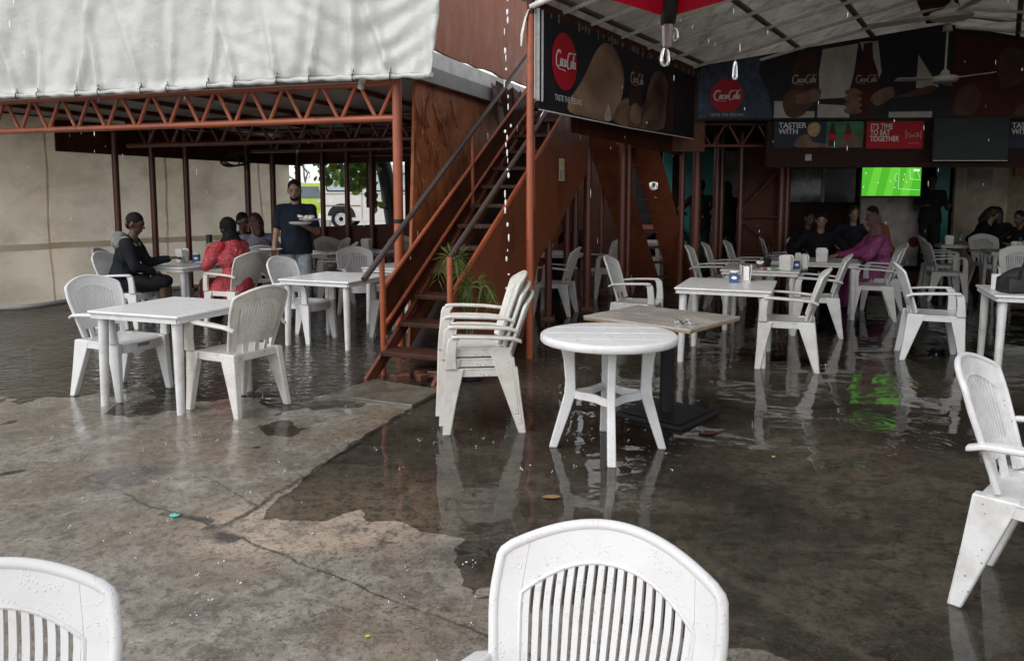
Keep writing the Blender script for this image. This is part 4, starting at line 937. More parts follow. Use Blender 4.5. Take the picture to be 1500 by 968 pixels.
# ------------------------------------------------------------------ plastic armchairs
def cw(z): return .195 + .045 * min(1, max(0, (z - .44) / .30)) - .012 * max(0, (z - .78) / .14)
def cP(s, z):
    f = max(0, (z - .44) / .48)
    p = Vector((-.205 - .15 * f ** 1.08 + .05 * s * s, s * cw(z), z)); n = Vector((1, -.1 * s / .22 * .5, .30)).normalized(); return p, n
def czt(s): return .915 - .066 * s * s - .007 * max(0, (abs(s) - .93) / .07) ** 2
def czi(s): return .840 - .076 * (abs(s) / .77) ** 2.2
def rsp(a, b, n): return [a + (b - a) * i / (n - 1) for i in range(n)]
def make_chair():
    t = thing('plastic_armchair', '', 'chair', (0, 0, 0), 0, 'white plastic armchairs')
    b = MB()
    for sg in (1, -1):
        b.slab(lambda u, v: cP(sg * u, .455 + v * (czt(u) - .455)), rsp(.7735, 1, 7), rsp(0, 1, 15), .014)
    b.slab(lambda u, v: cP(u, czi(u) + v * (czt(u) - czi(u))), rsp(-.771, .771, 21), rsp(0, 1, 5), .014)
    b.slab(lambda u, v: cP(u, .515 + v * .065), rsp(-.771, .771, 15), (0, 1), .014)
    rim = [cP(-1, z)[0] for z in rsp(.46, czt(1) - .008, 14)] + [cP(s, czt(s) - .004)[0] for s in rsp(-.985, .985, 32)] + [cP(1, z)[0] for z in rsp(czt(1) - .008, .46, 14)]
    b.tube(rim, .0125, 8)
    inner = [cP(-.77, z)[0] + Vector((.006, 0, 0)) for z in rsp(.58, czi(.77), 8)] + [cP(s, czi(s))[0] + Vector((.006, 0, 0)) for s in rsp(-.76, .76, 22)] + [cP(.77, z)[0] + Vector((.006, 0, 0)) for z in rsp(czi(.77), .58, 8)]
    b.tube(inner, .005, 6)
    for k in range(17):
        s = -.77 + (k + .5) * 1.54 / 17
        b.slab(lambda u, v: cP(s + u, .575 + v * (czi(s) + .006 - .575)), (-.028, -.014, .014, .028), rsp(0, 1, 8), .013)
    for s in (-.45, 0, .45): b.slab(lambda u, v: cP(s + u, .435 + v * .085), (-.09, .09), (0, 1), .012)
    b.build('backrest', M_CHAIR, t, 50)
    s = MB()
    def seatP(u, v):
        x = -.215 + u * .45; wd = .212 + .018 * math.sin(u * 2.5); y = v * wd
        rr = max(0, (u - .85) / .15); x -= .05 * rr * max(0, abs(v) - .6) / .4
        z = .437 - .014 * (1 - (2 * u - 1) ** 2) * (1 - v * v) - .016 * max(0, (u - .8) / .2) ** 2; return Vector((x, y, z)), Vector((0, 0, 1))
    s.slab(seatP, rsp(0, 1, 14), rsp(-1, 1, 13), .012)
    for sg in (1, -1): s.sweep([[seatP(u, sg)[0] + Vector((0, -sg * .006, 0)) + d for d in (Vector((0, -.004, -.052)), Vector((0, .004, -.052)), Vector((0, .004, .0)), Vector((0, -.004, .0)))] for u in rsp(0, 1, 8)])
    s.sweep([[seatP(1, v)[0] + Vector((-.006, 0, 0)) + d for d in (Vector((-.004, 0, -.058 - .012 * (1 - v * v))), Vector((.004, 0, -.058 - .012 * (1 - v * v))), Vector((.004, 0, 0)), Vector((-.004, 0, 0)))] for v in rsp(-1, 1, 9)])
    s.sweep([[seatP(0, v)[0] + d for d in (Vector((-.004, 0, -.05)), Vector((.004, 0, -.05)), Vector((.004, 0, 0)), Vector((-.004, 0, 0)))] for v in rsp(-1, 1, 5)])
    s.build('seat', M_CHAIR, t, 40, .003)
    for sg in (1, -1):
        pts = [(-.262, .228, .615), (-.20, .246, .640), (-.08, .262, .652), (.06, .264, .658), (.155, .256, .660), (.195, .252, .655)]
        secs = []
        for i, (x, y, z) in enumerate(pts):
            hw = (.016, .021, .026, .028, .027, .025)[i]; th = .011
            secs.append([Vector((x, sg * (y - hw), z - th)), Vector((x, sg * (y + hw), z - th - .004)), Vector((x, sg * (y + hw), z + th - .004)), Vector((x, sg * (y - hw), z + th))])
        a = MB(); a.sweep(secs)
        # downturned front of the arm
        v = []
        for x0, x1, y, z in ((.135, .208, .252, .650), (.155, .222, .251, .62), (.165, .232, .248, .54), (.160, .240, .244, .44)):
            v.append([Vector((x0, sg * (y - .018), z)), Vector((x1, sg * (y - .018), z)), Vector((x1, sg * (y + .016), z)), Vector((x0, sg * (y + .016), z))])
        a.sweep(v); a.build('armrest', M_CHAIR, t, 40, .007)
    def leg(secs): l = MB(); l.sweep(secs); l.build('leg', M_CHAIR, t, 30, .007)
    for sg in (1, -1):
        leg([[Vector((x0, sg * y0, z)), Vector((x1, sg * (y0 + .008), z)), Vector((x1 + .004, sg * y1, z)), Vector((x0, sg * y1, z))] for x0, x1, y0, y1, z in ((.115, .236, .190, .245, .44), (.165, .243, .200, .249, .22), (.205, .255, .215, .255, 0))])
        leg([[Vector((x0, sg * y0, z)), Vector((x1, sg * y0, z)), Vector((x1, sg * y1, z)), Vector((x0, sg * y1, z))] for x0, x1, y0, y1, z in ((-.235, -.085, .170, .222, .445), (-.262, -.165, .187, .233, .22), (-.292, -.243, .205, .246, 0))])
    return t
CH = make_chair()
GW = (1, 1, 1); G_SHADE = (.74, .73, .71); G_DIM = (.56, .545, .52); GB2 = (.93, .90, .84); GK = (.45, .42, .38)  # the mid and dark greys carry the indoor shade as a darker tint
first = True
def chair(x, y, f, label, tint=GW, mats=None, z=None, tilt=None):
    global first
    zz = min(0, ground_z(x, y)) if z is None else z
    rz = f if isinstance(f, float) else yaw(*f)
    r = dup(CH, (x, y, zz), rz if tilt is None else (tilt[0], tilt[1], rz), label, 'white plastic armchairs', tint, mats=mats)
    return r
c = chair(-3.08, 5.84, (.93, -.37), 'clean white plastic armchair at the left end of the wet front-left table', GW, M_CHAIRW)
sk = MB(); sk.box((.232, 0, .405), (.003, .11, .03)); s_ = sk.build('sticker', simple('dark_print', (.25, .25, .27), .5, var=.8, scale=90), c)
chair(-2.02, 5.42, (-.86, .50), 'cream-tinged armchair with its back to us, right of the wet front-left table', GB2, M_CHAIRD)
chair(-4.62, 8.98, (.99, -.08), 'white plastic armchair the man in the black jacket sits on', GW)
chair(-5.05, 9.75, (.8, .1), 'plastic armchair mostly hidden behind the back of the man in the black jacket', G_SHADE)
chair(-3.40, 9.12, (-.90, .43), 'white plastic armchair the diner in the red raincoat sits on', GB2)
chair(-2.26, 8.08, (.93, -.37), 'white armchair pushed in at the left of the table beside the stairs', GW)
chair(-3.62, 10.6, (-.5, .85), 'plastic armchair under the diner in the grey-lilac top', GW)
chair(-3.2, 9.9, (-.6, .8), 'white plastic armchair peeping out behind the diner in the red raincoat', GW) if False else None
chair(-2.62, 11.0, (-.93, -.30), 'shaded plastic armchair turned away behind the standing waiter', G_SHADE)
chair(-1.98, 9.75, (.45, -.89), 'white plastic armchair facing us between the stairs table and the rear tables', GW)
chair(-2.95, 12.0, (-.8, -.5), 'brownish dim armchair behind the shaded turned-away chair', GK, M_CHAIRD)
chair(-3.05, 12.9, (.2, .9), 'farthest small shaded armchair by the low wall under the van', G_DIM, M_CHAIRD)
chair(-1.97, 12.6, (-.25, -.95), 'shaded plastic armchair facing us behind the rear napkin-holder table', G_DIM)
chair(-1.25, 8.35, (-.93, .37), 'armchair behind the stair rail with only a leg showing past it', G_SHADE)
# stack of three
for k in range(3):
    chair(-.215 - .022 * k, 5.02, (-.995, -.08), ['bottom grimy chair of the stack of three by the stairs', 'middle grimy chair of the stack of three by the stairs', 'top chair of the stack of three by the stairs'][k], GB2, M_CHAIRD, z=-.012 + .066 * k)
# under and behind the stairs
chair(.56, 9.95, (-.93, .30), 'plastic armchair seen between the orange post and the thin brown poles', G_SHADE)
chair(1.40, 11.55, (-.9, -.3), 'dim armchair half hidden by the poles left of the diagonal boards', G_DIM)
chair(2.55, 14.0, (.9, -.3), 'very dim armchair behind the pole left of the turquoise doorway', G_DIM)
# hall
chair(1.34, 7.98, (.93, -.37), 'white plastic armchair at the left of the hall table with a blue box', G_SHADE)
chair(2.66, 9.95, (.93, -.37), 'light armchair left of the table with the cutlery pot, nearest of the trio', G_SHADE)
chair(3.02, 10.5, (.93, -.37), 'darker armchair in the middle of the trio behind the cutlery pot table', G_DIM)
chair(3.45, 10.95, (.9, -.42), 'rear armchair of the trio behind the cutlery pot table', G_DIM)
chair(4.32, 12.0, (.93, -.3), 'small distant armchair before the braced steel frame', G_DIM)
chair(2.52, 6.80, (-.93, .37), 'grimy armchair at the right of the hall table with a blue box', G_SHADE, M_CHAIRD)
chair(3.44, 8.42, (-.93, .37), 'armchair at the right of the cutlery pot table, behind the grimy one', G_SHADE, M_CHAIRD)
chair(4.60, 9.55, (-.93, .37), 'armchair in front of the diner in the magenta raincoat', G_SHADE, M_CHAIRD)
chair(5.10, 10.42, (-.95, .25), 'armchair that the diner in the magenta raincoat sits on', G_SHADE)
chair(4.05, 7.16, (.93, -.37), 'white plastic armchair facing right in the open middle of the flooded hall floor', (.84, .84, .84))  # tint lowered to paint in the light falloff inside the hall
chair(6.55, 11.3, (.93, -.25), 'shaded armchair right of the magenta raincoat, front one of two nested views', G_DIM)
chair(7.15, 12.5, (.93, -.30), 'shaded tall-backed armchair beyond its nearer twin right of the magenta raincoat', G_DIM)
chair(8.15, 12.75, (-.1, -1.0), 'shaded armchair facing us at the right rear table', G_DIM)
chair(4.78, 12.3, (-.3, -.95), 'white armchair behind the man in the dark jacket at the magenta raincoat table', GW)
chair(6.55, 9.6, (-.5, -.86), 'pale armchair back at the right edge beyond the black bag', G_SHADE)
chair(4.73, 6.10, (-.93, .37), 'armchair cut by the right edge beside the table with the black bag', G_SHADE)
chair(2.03, 2.68, (.70, -.71), 'big white armchair at the right edge in the foreground', GW, M_CHAIRD, z=-.004)
_a = chair(.072, 1.165, (-.42, -.908), 'large white slatted armchair in the centre foreground, cut by the bottom edge', GW, M_CHAIRW, z=0.0)
_b = chair(-.838, 1.0, (.42, -.908), 'wet white armchair in the bottom-left corner', GW, M_CHAIRW, z=0.0)
_a.scale = _b.scale = (.95, .95, .95)
for o in list(CH.children): bpy.data.objects.remove(o)
bpy.data.objects.remove(CH)

# ------------------------------------------------------------------ tables
def make_table(name, label, x, y, rz, w, d, h=.72, tint=GW, group='square white plastic tables', top=None, skirt=.045):
    t = thing(name, label, 'table', (x, y, min(0, ground_z(x, y))), R(rz), group)
    b = MB(); b.box((0, 0, h - .012), (w, d, .024)); b.build('tabletop', top or M_TABLE, t, 40, .010, 3)
    b = MB()
    for sx in (1, -1): b.box((sx * (w / 2 - .02), 0, h - .024 - skirt / 2 + .006), (.016, d - .05, skirt - .012))
    for sy in (1, -1): b.box((0, sy * (d / 2 - .02), h - .024 - skirt / 2 + .006), (w - .05, .016, skirt - .012))
    b.build('apron', M_TABLE, t, None)
    for sx in (1, -1):
        for sy in (1, -1):
            l = MB(); cx, cy = sx * (w / 2 - .075), sy * (d / 2 - .075)
            l.tube([(cx, cy, h - .028), (cx, cy, h - .06), (cx, cy, h - .065), (cx + sx * .012, cy + sy * .012, 0)], [.043, .043, .037, .029], 12); l.build('leg', M_LEG, t)
    for o in t.children: o.color = (*tint, 1)
    return t
make_table('plastic_table', 'wet white square table alone in front on the left between two chairs', -2.56, 5.66, -20, .84, .84)
make_table('plastic_table', 'white square table just left of the stair foot', -1.87, 7.96, -21, .86, .86)
make_table('plastic_table', 'white table where the man in black and the diner in red are eating', -4.2, 9.62, -25, .84, .84)
make_table('plastic_table', 'dim white table right behind the waiter', -3.0, 11.7, -20, .75, .75, tint=G_SHADE)
make_table('plastic_table', 'dim table holding a napkin holder and cups by the street opening', -2.2, 12.0, -20, .8, .8, tint=G_SHADE)
make_table('plastic_table', 'table half hidden behind the end of the stair handrail', -1.32, 9.3, -21, .8, .8)
make_table('plastic_table', 'table with bottles seen behind the stair side panel', .72, 11.7, -15, .8, .8, tint=G_SHADE)
make_table('plastic_table', 'white hall table with a blue box and a menu card, left one', 2.08, 7.20, -22, .86, .95, tint=(.86, .85, .84))  # slightly darkened tint stands in for hall shade
make_table('plastic_table', 'white hall table crowded with a cutlery pot and napkin holders', 2.98, 8.9, -23, .86, .95, tint=G_SHADE)
make_table('plastic_table', 'white hall table the magenta raincoat leans on', 3.98, 9.95, -23, 1.15, .9, tint=G_SHADE)
make_table('plastic_table', 'white table with a black bag on it at the right edge', 4.66, 6.56, -22, .86, .86, tint=(.86, .85, .84))  # tint darkened to imitate the weaker light under the hall roof
make_table('plastic_table', 'dim table with napkin holders at the far right behind the bag table', 7.85, 11.65, -22, .85, .85, tint=G_DIM)
make_table('plastic_table', 'dim distant table of the two dark-haired diners at the right rear', 8.05, 13.5, -10, .9, .8, tint=G_DIM)
make_table('plastic_table', 'very dim table behind the leftmost hall poles', 2.9, 14.3, -10, .8, .8, tint=G_DIM)
# round table
t = thing('round_table', 'round white plastic table with splayed legs in the middle foreground', 'table', (.59, 4.52, -.008), R(-3))
M_RT = plastic('white_plastic_round', 1.0, .55)
m = MB(); m.lathe([(.02, .690), (.36, .690), (.385, .672), (.412, .672), (.418, .682), (.416, .708), (.408, .716), (.39, .719), (.02, .719)], n=56); m.build('tabletop', M_RT, t, 45)
m = MB()
for k in (-.2, 0, .2):
    l = math.sqrt(.38 ** 2 - k * k); m.box((k, 0, .7192), (.006, 2 * l, .002)); m.box((0, k, .7197), (2 * l, .006, .002))
m.build('moulded_grid', simple('grid_shadow', (.62, .62, .61), .4), t, None)
for k in range(4):
    an = R(k * 90 - 90); c_, s_ = math.cos(an), math.sin(an); secs = []
    for r0, r1, z, hw in ((.205, .305, .688, .026), (.205, .275, .56, .024), (.20, .262, .42, .023), (.198, .268, .34, .023), (.235, .30, .22, .024), (.305, .355, .02, .025), (.312, .36, 0, .025)):
        secs.append([Vector((r * c_ - w_ * s_, r * s_ + w_ * c_, z)) for r, w_ in ((r0, -hw), (r1, -hw), (r1, hw), (r0, hw))])
    m = MB(); m.sweep(secs); m.build('leg', M_RT, t, 30, .006)
m = MB(); q = [(.215 * (1 - .38 * abs(math.sin(2 * R(a)))) * math.cos(R(a)), .215 * (1 - .38 * abs(math.sin(2 * R(a)))) * math.sin(R(a))) for a in range(0, 360, 6)]
n = len(q); vs = []
for i, (x, y) in enumerate(q):
    L = math.hypot(x, y); ux, uy = x / L, y / L
    vs += [(x - ux * .008, y - uy * .008, .315), (x + ux * .008, y + uy * .008, .315), (x + ux * .008, y + uy * .008, .362), (x - ux * .008, y - uy * .008, .362)]
m.add(vs, [tuple((i * 4 + k, i * 4 + (k + 1) % 4, ((i + 1) % n) * 4 + (k + 1) % 4, ((i + 1) % n) * 4 + k)[j] for j in range(4)) for i in range(n) for k in range(4)])
m.build('cross_brace', M_RT, t, 40)
# wooden pedestal table
t = thing('wooden_table', 'wet plywood-topped table on a black pedestal behind the round table', 'table', (1.04, 5.17, -.01), R(-42))
def woodtop():
    q = NT('wet_worn_wood_top'); c = q.coord('Object', (1, 9, 1)); n = q.noise(c, 3, 6, .65, .4); n2 = q.noise(q.coord(), 3.5, 5, .6, .3)
    b = q.mix(q.ramp(n, .3, .7), (.285, .258, .225), (.36, .33, .295)); b = q.mix(q.math('MULTIPLY', q.ramp(n2, .48, .62), .5), b, (.34, .31, .28))
    return q.pbr(b, q.math('ADD', q.math('MULTIPLY', q.ramp(n2, .35, .65), .35), .06), 0, q.bump(n2, .3, .008), .6)
m = MB(); m.box((0, 0, .715), (.83, .70, .018)); m.build('tabletop', woodtop(), t, None, .003)
m = MB(); m.box((0, 0, .70), (.825, .695, .012)); m.build('underlay', simple('raw_ply_edge', (.30, .185, .085), .5, var=.4), t, None)
m = MB(); m.lathe([(.05, .03), (.05, .69)], c=(.02, .06, 0)); m.lathe([(.054, .62), (.054, .66)], c=(.02, .06, 0)); m.build('column', M_BLACK, t)
m = MB(); m.box((.02, .06, .02), (.54, .54, .03)); m.box((.02, .06, .042), (.46, .46, .012)); m.build('base_plate', M_BLACK, t, None, .006)
m = MB(); m.lathe([(.09, .68), (.12, .69), (.12, .694)], c=(.02, .06, 0)); m.build('mount', M_BLACK, t)

# ------------------------------------------------------------------ tableware
M_NAP = simple('napkin_holder_white', (.62, .60, .57), .4, var=.2); M_BLUE = simple('blue_box', (.02, .07, .20), .4, var=.3); M_PAPER = simple('paper_white', (.75, .74, .72), .7, var=.1)
TZ = .722
def napkin(x, y, rz, label, z=TZ, s=1.0):
    t = thing('napkin_holder', label, 'napkin holder', (x, y, z - .02), rz, 'napkin holders on the tables')
    for sg in (1, -1):
        m = MB(); m.prism([(-.05 * s, 0), (.05 * s, 0), (.055 * s, .12 * s), (.04 * s, .14 * s), (-.04 * s, .14 * s), (-.055 * s, .12 * s)], lambda u, v, q: Vector((sg * (.028 + .012 * v / .14) * s + q, u, v)), -.003, .003); m.build('side_plate', M_NAP, t, None, .002)
    m = MB(); m.box((0, 0, .006), (.07 * s, .1 * s, .012)); m.build('base', M_NAP, t, None); m = MB(); m.box((0, 0, .07 * s), (.045 * s, .09 * s, .115 * s)); m.build('napkins', M_PAPER, t, None)
    return t
napkin(-4.28, 9.72, R(60), 'napkin holder between the man in black and the diner in red', s=1.25)
napkin(-2.33, 12.0, R(70), 'dim napkin holder on the table by the street opening', s=1.3)
napkin(2.32, 7.42, R(-10), 'white menu-card holder next to the blue box on the left hall table', s=1.2)
napkin(3.16, 8.62, R(50), 'pale napkin holder left of the dark cutlery pot', s=1.25)
napkin(3.42, 8.83, R(20), 'napkin holder with a scribble, right of the cutlery pot', s=1.2)
napkin(4.02, 9.72, R(70), 'white napkin holder in front of the man in the dark jacket', s=1.3)
napkin(7.68, 11.42, R(60), 'dim napkin holder on the far right table', s=1.2); napkin(7.92, 11.5, R(20), 'second dim napkin holder on the far right table, nearer the frame edge', s=1.2)
napkin(7.75, 13.3, R(70), 'small napkin holder of the two dark-haired diners', s=1.2)
def blue(x, y, rz, label, paper=True):
    t = thing('condiment_box', label, 'box', (x, y, TZ - .02), rz, 'blue condiment boxes')
    MB().box((0, 0, .05), (.085, .07, .10)).build('box', M_BLUE, t, None, .006)
    m = MB(); m.prism(circ(0, 0, .026, .016, 18), lambda u, v, s: Vector((u, -s, v + .055)), .035, .037); m.build('oval_label', M_PAPER, t, None)
    if paper:
        m = MB()
        for k in range(6): m.ell((random.uniform(-.025, .025), random.uniform(-.02, .02), .108), (.018, .014, .012))
        m.build('sachets', M_PAPER, t)
blue(2.17, 7.30, R(-15), 'blue condiment box with an oval label on the left hall table')
blue(3.30, 8.72, R(10), 'blue condiment box between the two napkin holders of the cutlery pot table')
blue(3.72, 9.72, R(-10), 'blue condiment box on the table of the magenta raincoat')
blue(-4.08, 9.68, R(10), 'blue condiment box by the water bottle on the diners table')
t = thing('cutlery_pot', 'dark pot of knives and forks standing on the cutlery pot table', 'pot', (3.06, 8.98, TZ - .02)); MB().lathe([(.04, 0), (.05, .1)]).build('pot', M_BLACK, t)
m = MB()
for k in range(7): a = k * .9; m.tube([(.02 * math.cos(a), .02 * math.sin(a), .05), (.07 * math.cos(a), .07 * math.sin(a), .24 + .02 * (k % 3))], [.006, .009], 5, sq=(1, .4))
m.build('cutlery', M_BLACK, t)
t = thing('sachet_heap', 'heap of red and green sachets on the cutlery pot table', 'sachets', (2.98, 8.62, TZ - .02))
for mt, n_ in ((simple('sachet_red', (.42, .04, .04), .35), 5), (simple('sachet_green', (.12, .38, .12), .35), 4), (M_PAPER, 4)):
    m = MB()
    for k in range(n_): m.box((random.uniform(-.09, .09), random.uniform(-.05, .05), .012 + .01 * random.random()), (.06, .04, .012), random.random() * 3)
    m.build('sachet', mt, t, None, .004)
t = thing('sugar_bowl', 'small brown bowl heaped with white sachets on the cutlery pot table', 'bowl', (2.93, 8.83, TZ - .02)); MB().lathe([(.035, 0), (.05, .05)]).build('bowl', simple('bowl_brown', (.12, .07, .05), .4), t)
m = MB(); [m.ell((random.uniform(-.03, .03), random.uniform(-.03, .03), .06 + .02 * random.random()), (.022, .018, .014)) for _ in range(7)]; m.build('sachets', M_PAPER, t)
def bottle(x, y, label, h=.24, mat=None):
    t = thing('water_bottle', label, 'bottle', (x, y, TZ - .02), 0, 'bottles on the tables')
    k = h / .24
    MB().lathe([(.028, 0), (.033, .01), (.033, .06), (.030, .065), (.033, .07), (.033, .15), (.026, .185), (.012, .21), (.012, .225)]).build('bottle_body', mat or M_BOTTLE, t)
    MB().lathe([(.0335, .08), (.0335, .13)]).build('label_band', simple('bottle_label', (.25, .36, .6), .4, var=.8, scale=60), t); MB().lathe([(.014, .215), (.014, .236)]).build('cap', M_BLUE, t)
    t.scale = (k, k, k)
bottle(-3.97, 9.82, 'clear water bottle on the diners table'); bottle(.60, 11.55, 'water bottle behind the stair side panel, left one'); bottle(.85, 11.62, 'second bottle behind the stair side panel, by the pole'); bottle(7.95, 13.3, 'clear bottle by the two dark-haired diners'); bottle(7.62, 11.25, 'clear bottle on the far right table')
def cup(x, y, label, z=TZ, h=.09, r=.034):
    t = thing('glass', label, 'glass', (x, y, z - .02), 0, 'glasses and cups'); MB().lathe([(r * .8, 0), (r, h), (r - .003, h), (r * .75, .006)]).build('glass_wall', M_BOTTLE, t); MB().lathe([(r * .76, .007), (r * .85, h * .5)]).build('drink', simple('pale_drink', (.45, .4, .35), .2), t)
cup(-4.18, 9.5, 'clear glass beside the blue box on the diners table'); cup(-1.95, 11.95, 'white cup on the table by the street opening', r=.05)
x = MB().lathe([(.03, 0), (.10, .010), (.115, .018), (.11, .02), (.02, .008)]).build('plate', M_PAPER, None); x.location = (-3.93, 9.55, TZ - .02); tag(x, 'flat white plate in front of the diner in red', 'plate')
t = thing('bag', 'black bag slumped on the table at the right edge', 'bag', (4.44, 6.50, TZ - .01)); m = MB(); m.ell((0, 0, .10), (.20, .13, .12)); m.ell((.1, 0, .2), (.10, .10, .14)); m.box((-.05, -.02, .07), (.26, .2, .13)); remeshed(m, 'bag_body', simple('black_cloth', (.012, .012, .014), .6), t, .012, 5, .012, 8)
m = MB(); m.tube([(-.1, -.1, .1), (-.12, -.16, .2), (0, -.12, .3), (.1, -.05, .3)], .012, 6); m.build('strap', M_BLACK, t)
x = MB().box((0, 0, .07), (.10, .06, .14)).build('white_box', M_PAPER, None, None, .004); x.location = (4.42, 6.78, TZ - .02); tag(x, 'small white box behind the black bag', 'box')

# crumpled wet plastic on the wooden table
t = thing('plastic_film', 'crumpled wet clear film on the plywood-topped table', 'film', (1.13, 4.86, .715)); m = MB(); m.ell((0, 0, .002), (.07, .09, .004))
for k in range(26): m.ell((random.uniform(-.05, .05), random.uniform(-.06, .06), .002 + .010 * random.random()), (random.uniform(.008, .03), random.uniform(.008, .025), random.uniform(.003, .012)), Euler((random.random(), random.random(), random.random() * 3)).to_matrix())
remeshed(m, 'film', M_DROP, t, .003, 1)

# ------------------------------------------------------------------ people
SKIN = {'dark': simple('skin_dark', (.085, .045, .03), .45, var=.2), 'brown': simple('skin_brown', (.26, .155, .105), .45, var=.2), 'tan': simple('skin_tan', (.27, .165, .115), .45, var=.2)}
HAIR = simple('black_hair', (.010, .008, .008), .6, var=.5, scale=40, bump=.5, spec=.15)
def cloth(name, col, rough=.8): return simple('cloth_' + name, col, rough, var=.35, scale=14, bump=.12, spec=.12)
def hand(mb, wr, d, n, curl=.6, s=1.0, fr=.0085):
    wr, d, n = Vector(wr), Vector(d).normalized(), Vector(n).normalized(); n = (n - d * n.dot(d)).normalized(); sd_ = d.cross(n)
    rot = Matrix((d, sd_, n)).transposed(); mb.ell(wr + d * .05 * s, (.055 * s, .042 * s, .018 * s), rot, 12, 8)
    for i, (o, l) in enumerate(((-.032, .070), (-.011, .080), (.011, .075), (.031, .058))):
        b = wr + d * .088 * s + sd_ * o * s; k1 = b + (d * math.cos(curl * .6) - n * math.sin(curl * .6)) * l * .5 * s; k2 = k1 + (d * math.cos(curl * 1.7) - n * math.sin(curl * 1.7)) * l * .5 * s
        mb.limb(b - d * .02, k1, fr, fr * .95, 8); mb.limb(k1, k2, fr * .95, fr * .8, 8)
    b = wr + d * .03 * s - sd_ * .032 * s; k1 = b + (d * .6 - sd_ * .6 - n * .3).normalized() * .04 * s; k2 = k1 + (d * .9 - sd_ * .1 - n * .5).normalized() * .035 * s
    mb.limb(b, k1, fr * 1.2, fr * 1.1, 8); mb.limb(k1, k2, fr * 1.1, fr * .85, 8)
def etube(mb, secs, n=20):
    vs = [c + Vector((rx * math.cos(2 * math.pi * k / n), ry * math.sin(2 * math.pi * k / n), 0)) for c, rx, ry in secs for k in range(n)]
    fs = [(i * n + k, i * n + (k + 1) % n, (i + 1) * n + (k + 1) % n, (i + 1) * n + k) for i in range(len(secs) - 1) for k in range(n)]
    fs += [tuple(range(n))[::-1], tuple((len(secs) - 1) * n + k for k in range(n))]; mb.add(vs, fs)
def person(label, loc, rz, sit=True, lean=.06, skin='brown', head=(0, 0), arms=None, shirt=('navy', (.02, .025, .04)), sleeve=1.0, trousers=('dark', (.02, .02, .025)), leglen=1.0, hair='short', voxel=.013, group=None, eyes=True, z0=0.0, spread=.11, hoodie=None, beard=False, bulk=1.0, twist=0.0, shirt_low=0.0, scale=1.0):
    t = thing('person', label, 'person', (loc[0], loc[1], z0), rz, group); t.scale = (scale,) * 3
    H = .52 if sit else .95
    pel = Vector((-.06 if sit else 0, 0, H)); ch = pel + Vector((lean * .6, 0, .30)); nk = pel + Vector((lean, 0, .50)); hd = nk + Vector((.03 + lean * .25, 0, .165))
    hr = Matrix.Rotation(R(head[0]), 3, 'Z') @ Matrix.Rotation(R(head[1]), 3, 'Y')
    sh = {s: nk + Vector((-.01, s * .185, -.055)) for s in (1, -1)}
    if sit:
        hp = {s: pel + Vector((.02, s * .09, -.02)) for s in (1, -1)}; kn = {s: pel + Vector((.44, s * spread, -.02)) for s in (1, -1)}; an = {s: Vector((kn[s].x + .03, s * spread, .09)) for s in (1, -1)}
    else:
        hp = {s: pel + Vector((0, s * .09, -.03)) for s in (1, -1)}; kn = {s: Vector((.02, s * .10, .50)) for s in (1, -1)}; an = {s: Vector((-.02, s * .11, .09)) for s in (1, -1)}
    arms = arms or {}
    A = {}
    for s in (1, -1):
        A[s] = arms.get(s, ((.10, s * .24, -.25), (.32, s * .16, -.27)))
    el = {s: sh[s] + Vector(A[s][0]) for s in (1, -1)}; wr = {s: sh[s] + Vector(A[s][1]) for s in (1, -1)}
    fr = .0085 if voxel < .010 else .011
    b = MB()
    b.limb(pel + Vector((0, 0, .0)), ch, .105, .10); b.ell(ch, (.095, .15, .17)); b.ell(pel, (.105, .15, .11)); b.limb(nk - Vector((0, 0, .08)), hd - Vector((.01, 0, .06)), .058, .05)
    b.limb(sh[1], sh[-1], .05, .05)
    T = lambda v: hd + hr @ Vector(v)
    b.ell(T((-.008, 0, .018)), (.098, .076, .105), hr, 18, 14); b.ell(T((.022, 0, -.045)), (.068, .056, .072), hr, 16, 12); b.ell(T((.045, 0, -.09)), (.034, .034, .028), hr)
    b.limb(T((.082, 0, .012)), T((.106, 0, -.022)), .011, .015, 8); b.ell(T((.086, 0, -.064)), (.012, .024, .010), hr); b.ell(T((.078, 0, .030)), (.018, .052, .012), hr)
    for s in (1, -1): b.ell(T((-.008, s * .078, -.004)), (.018, .010, .032), hr, 10, 8)
    for s in (1, -1):
        b.limb(sh[s], el[s], .048, .040); b.limb(el[s], wr[s], .040, .027)
        d = (wr[s] - el[s]).normalized(); hand(b, wr[s], d, arms.get(('n', s), (0, 0, 1)), arms.get(('c', s), .7), 1.0, fr)
        b.limb(hp[s], kn[s], .078, .054); b.limb(kn[s], an[s], .052, .036); b.limb(an[s] + Vector((-.03, 0, -.045)), an[s] + Vector((.14, s * .02, -.06)), .036, .030)
    remeshed(b, 'body', SKIN[skin], t, voxel, 3)
    # shirt
    c = MB(); k = bulk
    if not sit: etube(c, [(pel + Vector((0, 0, -.10)), .150, .195), (pel + Vector((0, 0, .0)), .148, .190), (pel + Vector((0, 0, .15)), .135, .175), (ch + Vector((0, 0, .02)), .132, .188), (nk - Vector((0, 0, .06)), .10, .16)])
    c.ell(ch + Vector((0, 0, .03)), (.122 * k, .180 * k, .20)); c.limb(pel + Vector((0, 0, .05)), ch, .135 * k, .13 * k); c.ell(pel + Vector((0, 0, .06)), (.135 * k, .172 * k, .14)); c.limb(sh[1], sh[-1], .066, .066); c.limb(nk - Vector((0.01, 0, .08)), nk + Vector((-.012, 0, -.022)), .088, .070)
